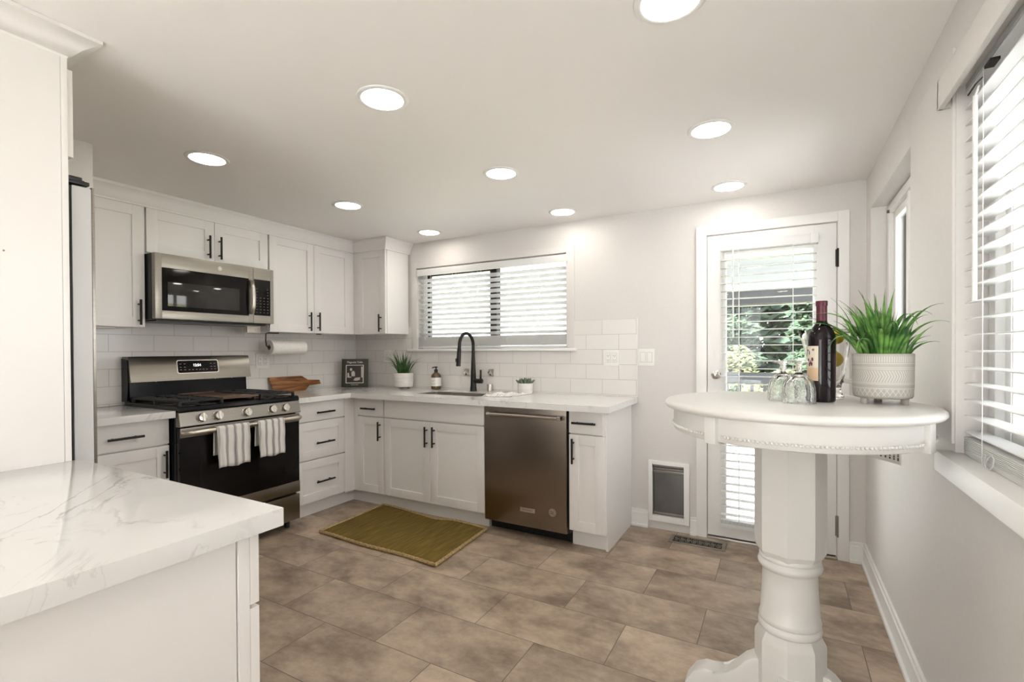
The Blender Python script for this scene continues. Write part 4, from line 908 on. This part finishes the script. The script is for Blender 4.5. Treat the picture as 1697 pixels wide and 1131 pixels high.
# ------------------------------------------------------------------ outlets and switch
def outlet(T, u, z, d, par_name, label, sw=False, w=.115, h=.118, grp=None):
    t = thing(par_name, T(u, d, z), label, 'light switch' if sw else 'outlet', grp)
    obj('cover_plate', bx(MB(), T, u - w / 2, u + w / 2, d + .0003, d + .006, z - h / 2, z + h / 2, .0025), 'plate', t)
    for s in (-.0235, .0235):
        if sw:
            obj('rocker_seam', bx(MB(), T, u + s - .0185, u + s + .0185, d + .0055, d + .0064, z - .036, z + .036), 'seam', t, smooth=False)
            obj('rocker', bx(MB(), T, u + s - .0165, u + s + .0165, d + .006, d + .0095, z - .034, z + .034, .002), 'plate', t)
        else:
            obj('receptacle_seam', bx(MB(), T, u + s - .0180, u + s + .0180, d + .0055, d + .0064, z - .0355, z + .0355), 'seam', t, smooth=False)
            r = obj('receptacle', bx(MB(), T, u + s - .0165, u + s + .0165, d + .006, d + .0085, z - .034, z + .034, .002), 'plate', t)
            sm_ = MB()
            for zz in (-.018, .016):
                for q in (-.006, .006): bx(sm_, T, u + s + q - .0012, u + s + q + .0012, d + .0085, d + .0088, z + zz - .004, z + zz + .005)
                bx(sm_, T, u + s - .002, u + s + .002, d + .0085, d + .0088, z + zz - .012, z + zz - .008)
            obj('slots', sm_, 'slot', r, smooth=False)
    return t
outlet(TL, -.995, 1.176, .010, 'wall_outlet', 'white double outlet on the left backsplash, below the paper towel')
outlet(TB, .448, 1.199, .010, 'wall_outlet', 'white double outlet behind the potted grass, under the corner cabinet')
outlet(TB, 2.600, 1.194, .010, 'wall_outlet', 'white double outlet near the right end of the backsplash')
outlet(TB, 2.8485, 1.198, .0, 'light_switch', 'white double rocker light switch between backsplash and door', sw=True)

# ------------------------------------------------------------------ rug, floor register, pet door
rm = MB(); rd = random.Random(3)
c4 = [(.908, -1.184), (1.929, -1.216), (1.890, -.593), (.879, -.554)]
def rugpt(s, t, ins=0.0):
    a = Vector(c4[0]).lerp(Vector(c4[1]), s); b = Vector(c4[3]).lerp(Vector(c4[2]), s); p = a.lerp(b, t)
    p.y += .012 * math.sin(s * 9 + 1) * (1 if t > .5 else .5) * abs(t - .5) * 2 - (.03 * math.exp(-((s - .55) / .1) ** 2) if t > .97 else 0)
    return p
N_ = 30; rows = []
for i in range(N_ + 1):
    rows.append([(*rugpt(i / N_, j / 16), .0075 + .0012 * math.sin(i * .9 + j * .5)) for j in range(17)])
rg2 = thing('rug', (1.4, -.9, 0), 'olive green woven rug with tan braided border on the floor', 'rug')
fo = obj('field', MB().grid(rows), 'rug', rg2); s = fo.modifiers.new('thick', 'SOLIDIFY'); s.thickness = .006; s.offset = -1
loop = [(*rugpt(i / 24, 0), .0115) for i in range(25)] + [(*rugpt(1, j / 14), .0115) for j in range(1, 15)] + [(*rugpt(1 - i / 24, 1), .0115) for i in range(1, 25)] + [(*rugpt(0, 1 - j / 14), .0115) for j in range(1, 15)]
fine = []
for a, b in zip(loop, loop[1:]):
    for k in range(4): fine.append(tuple(a[i] + (b[i] - a[i]) * k / 4 for i in range(3)))
fine.append(loop[-1])
obj('border', MB().tube(fine, [.0112 + .0014 * math.sin(i * 1.7) for i in range(len(fine))], 8), 'jute', rg2)
vr = thing('floor_register', (3.2, -.13, 0), 'bronze scrollwork floor vent in front of the pet door', 'floor vent')
fr4 = MB(); vx0, vx1, vy0, vy1 = 3.035, 3.375, -.205, -.065
for a, b, c, d in ((vx0, vx1, vy0, vy0 + .020), (vx0, vx1, vy1 - .020, vy1), (vx0, vx0 + .022, vy0 + .02, vy1 - .02), (vx1 - .022, vx1, vy0 + .02, vy1 - .02)): fr4.box((a, c, .0004), (b, d, .0065), .0015)
obj('frame', fr4, 'brassdk', vr)
obj('duct', MB().box((vx0 + .02, vy0 + .018, .0003), (vx1 - .02, vy1 - .018, .0015)), 'rubber', vr, smooth=False)
sm_ = MB()
for i in range(8):
    cx_ = vx0 + .040 + i * .0372
    for cy_, sg in ((-.114, 1), (-.156, -1)):
        sm_.tube([(cx_ + sg * (.006 + .0013 * k) * math.cos(k * .75) * 1.0, cy_ + (.005 + .0012 * k) * math.sin(k * .75), .005) for k in range(10)], .0020, 6)
sm_.box((vx0 + .02, -.1375, .003), (vx1 - .02, -.1335, .0062))
obj('scrollwork', sm_, 'brassdk', vr)
pd = thing('pet_door', (3.0, -.01, .06), 'white framed pet door with smoky flap in the wall left of the door', 'pet door')
pm = MB()
for a, b, c, d in ((2.866, 2.893, .060, .478), (3.103, 3.138, .060, .478), (2.893, 3.103, .452, .478), (2.893, 3.103, .060, .098)): pm.box((a, -.022, c), (b, .0, d), .003)
obj('frame', pm, 'trim', pd)
obj('flap', MB().box((2.896, .016, .106), (3.100, .020, .395), .001), 'flap', pd)
obj('flap_header', MB().box((2.894, .004, .392), (3.102, .030, .412), .002).box((2.894, -.002, .418), (3.102, .012, .428), .002).box((2.894, .004, .434), (3.102, .030, .450), .002).box((2.894, .020, .392), (3.102, .032, .450)), 'bronze', pd)
obj('bottom_bar', MB().box((2.894, .010, .099), (3.102, .030, .115), .002), 'bronze', pd)
obj('backing', MB().box((2.893, .10, .097), (3.103, .11, .452)), 'bronze', pd, smooth=False)

rr0 = obj('added_bounce_rug', MB().box((1.2, -6.85, .0005), (3.9, -4.5, .012), .004), mat('bounce_cream', (.80, .78, .75), .95), loc=(2.45, -5.4, 0)); settag(rr0, 'unseen cream rug added behind the camera to bounce light upward', 'rug')  # added out of view as a pale reflector of sun onto the ceiling
# ------------------------------------------------------------------ bar table
TX, TY = 3.702, -1.590
bt = thing('bar_table', (TX, TY, 0), 'round white pedestal bar table with beaded apron', 'table')
obj('tabletop', MB().lathe((TX, TY, 0), [(0, 1.052), (.380, 1.052), (.389, 1.055), (.395, 1.063), (.394, 1.071), (.386, 1.078), (.375, 1.080), (0, 1.080)], 96), 'table', bt, ang=50)
obj('apron', MB().lathe((TX, TY, 0), [(.340, .978), (.362, .978), (.365, .981), (.365, 1.051)], 96).lathe((TX, TY, 0), [(.345, 1.051), (.345, .979)], 96), 'table', bt, ang=50)
POST = [236, 331, 56, 151]
for a in POST:
    t = math.radians(a); c_ = Vector((TX + .366 * math.cos(t), TY + .366 * math.sin(t), 0)); rt = Matrix.Translation(c_) @ Matrix.Rotation(t, 4, 'Z')
    obj('apron_block', MB().box((-.025, -.0195, .972), (.012, .0195, 1.0515), .004), 'table', bt, rot=rt)
bm_ = MB()
NB = 200
for k in range(NB):
    t = 2 * PI * k / NB; dg_ = math.degrees(t)
    if any(abs((dg_ - p + 180) % 360 - 180) < 4.6 for p in POST): continue
    x, y = TX + .3685 * math.cos(t), TY + .3685 * math.sin(t)
    bmesh.ops.create_icosphere(bm_.bm, subdivisions=1, radius=.0052, matrix=Matrix.Translation((x, y, .996)))
o = obj('bead_moulding', bm_, 'table', bt); o['kind'] = 'stuff'
def octo(mb, prof): return mb.lathe((TX, TY, 0), prof, 8, a0=math.radians(22.5 + 18))
cm_ = MB(); k8 = 1 / math.cos(PI / 8)
octo(cm_, [(.090 * 1.0, .566), (.104, .590), (.1055, .62), (.1055, 1.051)])
obj('column', cm_, 'table', bt, ang=20)
cr_ = MB().lathe((TX, TY, 0), [(.088, .572), (.091, .566), (.091, .560), (.0865, .557), (.0865, .555), (.093, .551), (.0955, .541), (.093, .531), (.084, .525), (.081, .520), (.0825, .47), (.086, .42), (.0885, .372), (.0905, .368), (.0925, .360), (.0915, .352), (.0890, .349), (.0925, .345), (.0950, .336), (.0935, .327), (.0905, .323)][::-1], 56)
obj('turned_shaft', cr_, 'table', bt, ang=60)
cb_ = MB(); octo(cb_, [(.104, .030), (.1055, .035), (.1055, .285), (.104, .295), (.088, .325)])
obj('column_base', cb_, 'table', bt, ang=20)
legp = [(.07, .0005), (.285, .0005), (.322, .008), (.334, .030), (.326, .062), (.298, .104), (.262, .122), (.235, .122), (.205, .116), (.188, .122), (.160, .155), (.132, .190), (.108, .205), (.07, .208)]
for a in (180, 270, 0, 90):
    lm = MB().prism([(p[0], p[1]) for p in legp], -.034, .034, 'y')
    es = [e for e in lm.bm.edges if abs(e.verts[0].co.y - e.verts[1].co.y) < 1e-6]
    bmesh.ops.bevel(lm.bm, geom=es, offset=.008, segments=2, affect='EDGES', profile=.6)
    obj('leg', lm, 'table', bt, rot=Matrix.Translation((TX, TY, 0)) @ Matrix.Rotation(math.radians(a), 4, 'Z'), ang=50)
# care sheet hanging inside the apron
pl_ = MB(); rr = .342
def ap(t, z, off=0): return (TX + (rr - off) * math.cos(t), TY + (rr - off) * math.sin(t), z)
pl_.grid([[ap(math.radians(a), z) for a in range(22, 47, 3)] for z in (.872, 1.04)])
sh = obj('care_sheet', pl_, 'white', bt); s = sh.modifiers.new('thick', 'SOLIDIFY'); s.thickness = .0004
pr = MB(); q_ = random.Random(2)
for a in range(24, 45, 3):
    z = .884
    while z < 1.02:
        dz = q_.uniform(.004, .010); pr.grid([[ap(math.radians(a + e), z + f_, .0010) for e in (0, 1.1)] for f_ in (0, dz)]); z += dz + q_.uniform(.002, .004)
obj('sheet_print', pr, 'ink', bt)

# wine bottle
wx, wy = 3.793, -1.570
wb = thing('wine_bottle', (wx, wy, TZ), 'dark red wine bottle with burgundy foil on the bar table', 'bottle')
obj('glass_body', MB().lathe((wx, wy, TZ), [(.034, .0005), (.0385, .004), (.0395, .010), (.0400, .200), (.0385, .218), (.030, .238), (.0195, .252), (.0155, .262), (.0148, .300)], 48), 'wine', wb)
obj('foil', MB().lathe((wx, wy, TZ), [(.0157, .264), (.0153, .312), (.0168, .313), (.0170, .327), (.0160, .329), (0, .3295)], 32), 'foil', wb)
def cyl_patch(a0, a1, z0, z1, r, n=14): return MB().grid([[(wx + r * math.cos(t), wy + r * math.sin(t), TZ + z) for t in [math.radians(a0 + (a1 - a0) * k / n) for k in range(n + 1)]] for z in (z0, z1)])
LA0, LA1 = 158, 254
obj('label', cyl_patch(LA0, LA1, .070, .182, .0404), mat('wine_label_cream', (.72, .64, .53), .7), wb)
obj('label_lower', cyl_patch(LA0, LA1, .071, .112, .04055), mat('wine_label_peach', (.70, .50, .32), .7), wb)
im = MB()
def wl(a, z, off=.0010): t = math.radians(a); return Vector((wx + (.0404 + off) * math.cos(t), wy + (.0404 + off) * math.sin(t), TZ + z))
def blob(mb, a, z, ra, rz, rot_=0, n=9):
    mb.bm.faces.new([mb.bm.verts.new(wl(a + ra * math.cos(t) * math.cos(rot_) - rz * 1400 * math.sin(t) * math.sin(rot_), z + (ra / 1400) * math.cos(t) * math.sin(rot_) + rz * math.sin(t) * math.cos(rot_), .0008)) for t in [2 * PI * k / n for k in range(n)]])
for a, z, ra, rz in ((164, .176, 8, .006), (170, .165, 7, .008), (161, .155, 4, .010), (172, .150, 6, .009), (186, .171, 5, .004), (200, .168, 9, .003), (212, .160, 4, .007), (192, .158, 3, .008), (181, .140, 4, .007), (232, .170, 6, .004)): blob(im, a, z, ra, rz)
obj('label_leaves', im, mat('label_grey_ink', (.16, .15, .13), .7), wb, smooth=False)
im = MB()
for a, z in ((206, .136), (217, .130), (228, .139), (224, .124), (212, .122)): blob(im, a, z, 5.5, .0065)
obj('label_grapes', im, mat('label_maroon_ink', (.13, .025, .03), .7), wb, smooth=False)
im = MB()
for z, a0, a1 in ((.1075, 176, 226), (.1035, 180, 222), (.097, 170, 236), (.0935, 176, 230), (.089, 172, 234)): im.bm.faces.new([im.bm.verts.new(wl(a, zz, .0010)) for a, zz in ((a0, z), (a1, z), (a1, z + .0012), (a0, z + .0012))])
obj('label_lines', im, mat('label_rust_ink', (.45, .22, .10), .7), wb, smooth=False)
im = MB(); blob(im, 196, .080, 7, .003); blob(im, 204, .0835, 4, .002); blob(im, 190, .0765, 4, .0018)
obj('label_bird', im, 'ink', wb, smooth=False)

# two upturned cut glass goblets
def goblet(x, y, s, label):
    t = thing('goblet', (x, y, TZ), label, 'glass', 'upturned cut glass goblets on the bar table')
    fl = lambda a, z: 1 + .030 * math.cos(12 * a) * (1 if z < .10 * s else 0)
    prof_o = [(.0455, .0006), (.0465, .012), (.0470, .030), (.0455, .050), (.0405, .068), (.0300, .082), (.0150, .092), (.0085, .098), (.0075, .104), (.0120, .112), (.0085, .119), (.0110, .126), (.0290, .1305), (.0330, .133), (.0330, .1355), (.0, .1365)]
    prof_i = [(.0, .086), (.0220, .081), (.0350, .067), (.0412, .050), (.0430, .030), (.0425, .012), (.0425, .0006)]
    mb = MB().lathe((x, y, TZ), [(r * s, z * s) for r, z in prof_i + prof_o], 72, flute=fl)
    obj('glass_body', mb, 'crystal', t, ang=70); return t
goblet(3.727, -1.650, 1.0, 'upturned cut glass goblet nearer the camera, left of the wine bottle')
goblet(3.683, -1.560, .97, 'upturned cut glass goblet farther left, partly behind the other')
# pitcher with lemons
px3, py3 = 3.818, -1.415
pit = thing('glass_pitcher', (px3, py3, TZ), 'clear glass pitcher holding lemons behind the wine bottle', 'pitcher')
po = [(.050, .0006), (.052, .004), (.050, .012), (.042, .024), (.044, .045), (.055, .090), (.064, .150), (.071, .205), (.077, .236), (.0775, .239)]
pi_ = [(.074, .238), (.067, .205), (.060, .150), (.051, .090), (.040, .050), (.032, .038), (0, .036)]
def lip(a, z): return 1 + (.16 * math.exp(-((((a - PI) + PI) % (2 * PI) - PI) / .35) ** 2) * max(0, (z - .17) / .07))
mbp = MB().lathe((px3, py3, TZ), po + pi_, 56, flute=lip)
obj('vessel', mbp, 'clear', pit, ang=60)
hp = [(px3 + .062, py3 + .005, TZ + .188), (px3 + .085, py3 + .012, TZ + .196), (px3 + .110, py3 + .020, TZ + .176), (px3 + .120, py3 + .024, TZ + .130), (px3 + .108, py3 + .020, TZ + .085), (px3 + .078, py3 + .012, TZ + .062), (px3 + .048, py3 + .005, TZ + .062)]
def smooth_path(p, n=5):
    out = []
    for i in range(len(p) - 1):
        a, b, c, d = Vector(p[max(i - 1, 0)]), Vector(p[i]), Vector(p[i + 1]), Vector(p[min(i + 2, len(p) - 1)])
        for k in range(n): t = k / n; out.append(.5 * ((2 * b) + (c - a) * t + (2 * a - 5 * b + 4 * c - d) * t * t + (-a + 3 * b - 3 * c + d) * t ** 3))
    out.append(Vector(p[-1])); return out
obj('handle', MB().tube(smooth_path(hp), .0085, 12), 'clear', pit)
def lemon(x, y, z, rx, rz_, label):
    prof = [(0, -1.28), (.12, -1.18), (.25, -1.02), (.62, -.78), (.90, -.40), (1, 0), (.90, .40), (.62, .78), (.25, 1.02), (.12, 1.18), (0, 1.28)]
    mt = Matrix.Translation((x, y, z)) @ Matrix.Rotation(rz_, 4, 'Z') @ Matrix.Rotation(rx, 4, 'X')
    o = obj('lemon', MB().lathe((0, 0, 0), [(r * .027, h * .027) for r, h in prof], 24), 'lemon', rot=mt, loc=(x, y, z), ang=80)
    settag(o, label, 'lemon', 'lemons in the glass pitcher')
lemon(3.842, -1.430, TZ + .214, 1.2, .3, 'topmost yellow lemon in the pitcher, right of the bottle neck')
lemon(3.790, -1.405, TZ + .202, 1.3, 1.2, 'yellow lemon high in the pitcher, peeking out left of the bottle')
lemon(3.840, -1.425, TZ + .136, .3, .2, 'yellow lemon in the middle of the pitcher, right of the bottle')
lemon(3.792, -1.420, TZ + .145, .4, 1.0, 'yellow lemon in the middle of the pitcher behind the bottle')
lemon(3.818, -1.412, TZ + .078, 1.3, .6, 'lowest yellow lemon in the pitcher, behind the bottle')

# ------------------------------------------------------------------ outside the door and windows
pdk = struct('patio_deck', MB().box((0.5, .16, -.14), (4.45, 3.5, -.04)), 'deck', 'pale sunlit patio deck outside the glazed door', smooth=False)
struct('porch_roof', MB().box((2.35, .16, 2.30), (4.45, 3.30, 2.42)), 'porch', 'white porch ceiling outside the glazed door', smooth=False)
pb = thing('porch_beam', (5.0, 3.36, 1.83), 'dark grey porch beam seen through the door glass', 'beam')
obj('beam', MB().box((2.35, 3.30, 1.815), (4.45, 3.42, 1.99)), 'beam', pb, smooth=False)
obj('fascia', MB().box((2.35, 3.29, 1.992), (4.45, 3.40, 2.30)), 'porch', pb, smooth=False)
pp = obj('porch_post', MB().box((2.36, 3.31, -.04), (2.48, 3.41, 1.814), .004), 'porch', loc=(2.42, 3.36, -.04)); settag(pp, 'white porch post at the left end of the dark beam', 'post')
rl = thing('deck_railing', (4.5, 3.2, -.04), 'dark deck railing with a wide top board outside the door', 'railing')
obj('top_board', MB().box((.6, 3.17, .83), (4.45, 3.21, .965)), 'beam', rl, smooth=False)
for k in range(24): obj('baluster', MB().box((.75 + k * .14 + 1.2, 3.18, .33), (.79 + k * .14 + 1.2, 3.20, .83)), 'beam', rl, smooth=False)
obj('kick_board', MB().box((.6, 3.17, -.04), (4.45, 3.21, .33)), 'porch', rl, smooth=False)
struct('lawn', MB().box((-40, 3.5, -.55), (40, 60, -.45)), 'lawn', 'sunlit lawn beyond the deck', smooth=False)
struct('side_yard', MB().box((4.4, -6.9, -.20), (40, .16, -.10)), 'deck', 'pale paved side yard outside the right windows', smooth=False)
struct('added_bounce_ground', MB().box((-10, -24, -.14), (12, D - .16, -.04)), 'deck', 'unseen pale ground added behind the camera to bounce daylight inside', smooth=False)  # unseen pale ground added to throw sunlight up through the rear glazing
def tree(name, x, y, hgt, rad, m, label, cat, seed, n=1500, base=.3, leaf=.10, shape='cone', z0=-.45):
    r = random.Random(seed); t = thing(name, (x, y, z0), label, cat, 'trees and shrubs beyond the deck')
    obj('trunk', MB().tube([(x, y, z0), (x + .05, y, z0 + hgt * .5), (x, y + .04, z0 + hgt * .9)], [.10 * rad / 1.5, .06 * rad / 1.5, .01], 8), 'bark', t)
    mb = MB()
    for k in range(n):
        f = r.random(); zz = z0 + base + (hgt - base) * f
        rr_ = rad * ((1 - f) ** .8 if shape == 'cone' else math.sqrt(max(0.02, 1 - (2 * f - 1) ** 2))) * r.uniform(.35, 1.0) ** .5
        rr_ *= 1 + .22 * math.sin(zz * 7 + seed)
        a = r.uniform(0, 2 * PI); c_ = Vector((x + rr_ * math.cos(a), y + rr_ * math.sin(a), zz))
        ax = Vector((r.uniform(-1, 1), r.uniform(-1, 1), r.uniform(-.4, .4))).normalized(); bx2 = ax.orthogonal().normalized(); s = leaf * r.uniform(.6, 1.3)
        mb.bm.faces.new([mb.bm.verts.new(c_ + ax * s), mb.bm.verts.new(c_ + bx2 * s * .45), mb.bm.verts.new(c_ - ax * s), mb.bm.verts.new(c_ - bx2 * s * .45)])
    o = obj('foliage', mb, m, t, smooth=False); return t
tree('conifer_tree', 1.95, 13.0, 7.5, 1.25, 'conifer', 'dark green conifer beyond the deck, left in the door glass', 'tree', 1, 8000, .2, .16)
tree('conifer_tree', 4.85, 12.6, 7.5, 1.1, 'conifer', 'dark green conifer beyond the deck, right in the door glass', 'tree', 2, 8000, .2, .16)
tree('conifer_tree', 3.4, 18.2, 12.0, 3.0, 'conifer', 'tall dark conifer farthest back behind the door glass', 'tree', 3, 11000, .2, .28)
for i_, (x_, lab_) in enumerate(((0.6, 'left of the farthest back tree'), (5.6, 'just right of the farthest back tree'))):
    tree('conifer_tree', x_, 24.5, 11.0, 2.0, 'conifer', 'dark conifer in the rearmost row beyond the deck, ' + lab_, 'tree', 10 + i_, 5000, .2, .28)
tree('leafy_shrub', 3.02, 6.2, 1.75, .42, 'bush', 'yellow green shrub just beyond the railing, left in the door glass', 'shrub', 4, 900, .2, .05, 'ball')
tree('leafy_shrub', 3.75, 8.0, 1.25, .75, 'bush', 'low yellow green shrub beyond the railing, right of the taller one', 'shrub', 5, 1200, .1, .06, 'ball')
hs = thing('neighbour_house', (-6.5, 15, -.45), 'pale neighbouring house seen faintly through the kitchen window', 'house')
obj('wall', MB().box((-9.5, 13.5, -.45), (-3.2, 20, 3.2)), 'siding', hs, smooth=False)
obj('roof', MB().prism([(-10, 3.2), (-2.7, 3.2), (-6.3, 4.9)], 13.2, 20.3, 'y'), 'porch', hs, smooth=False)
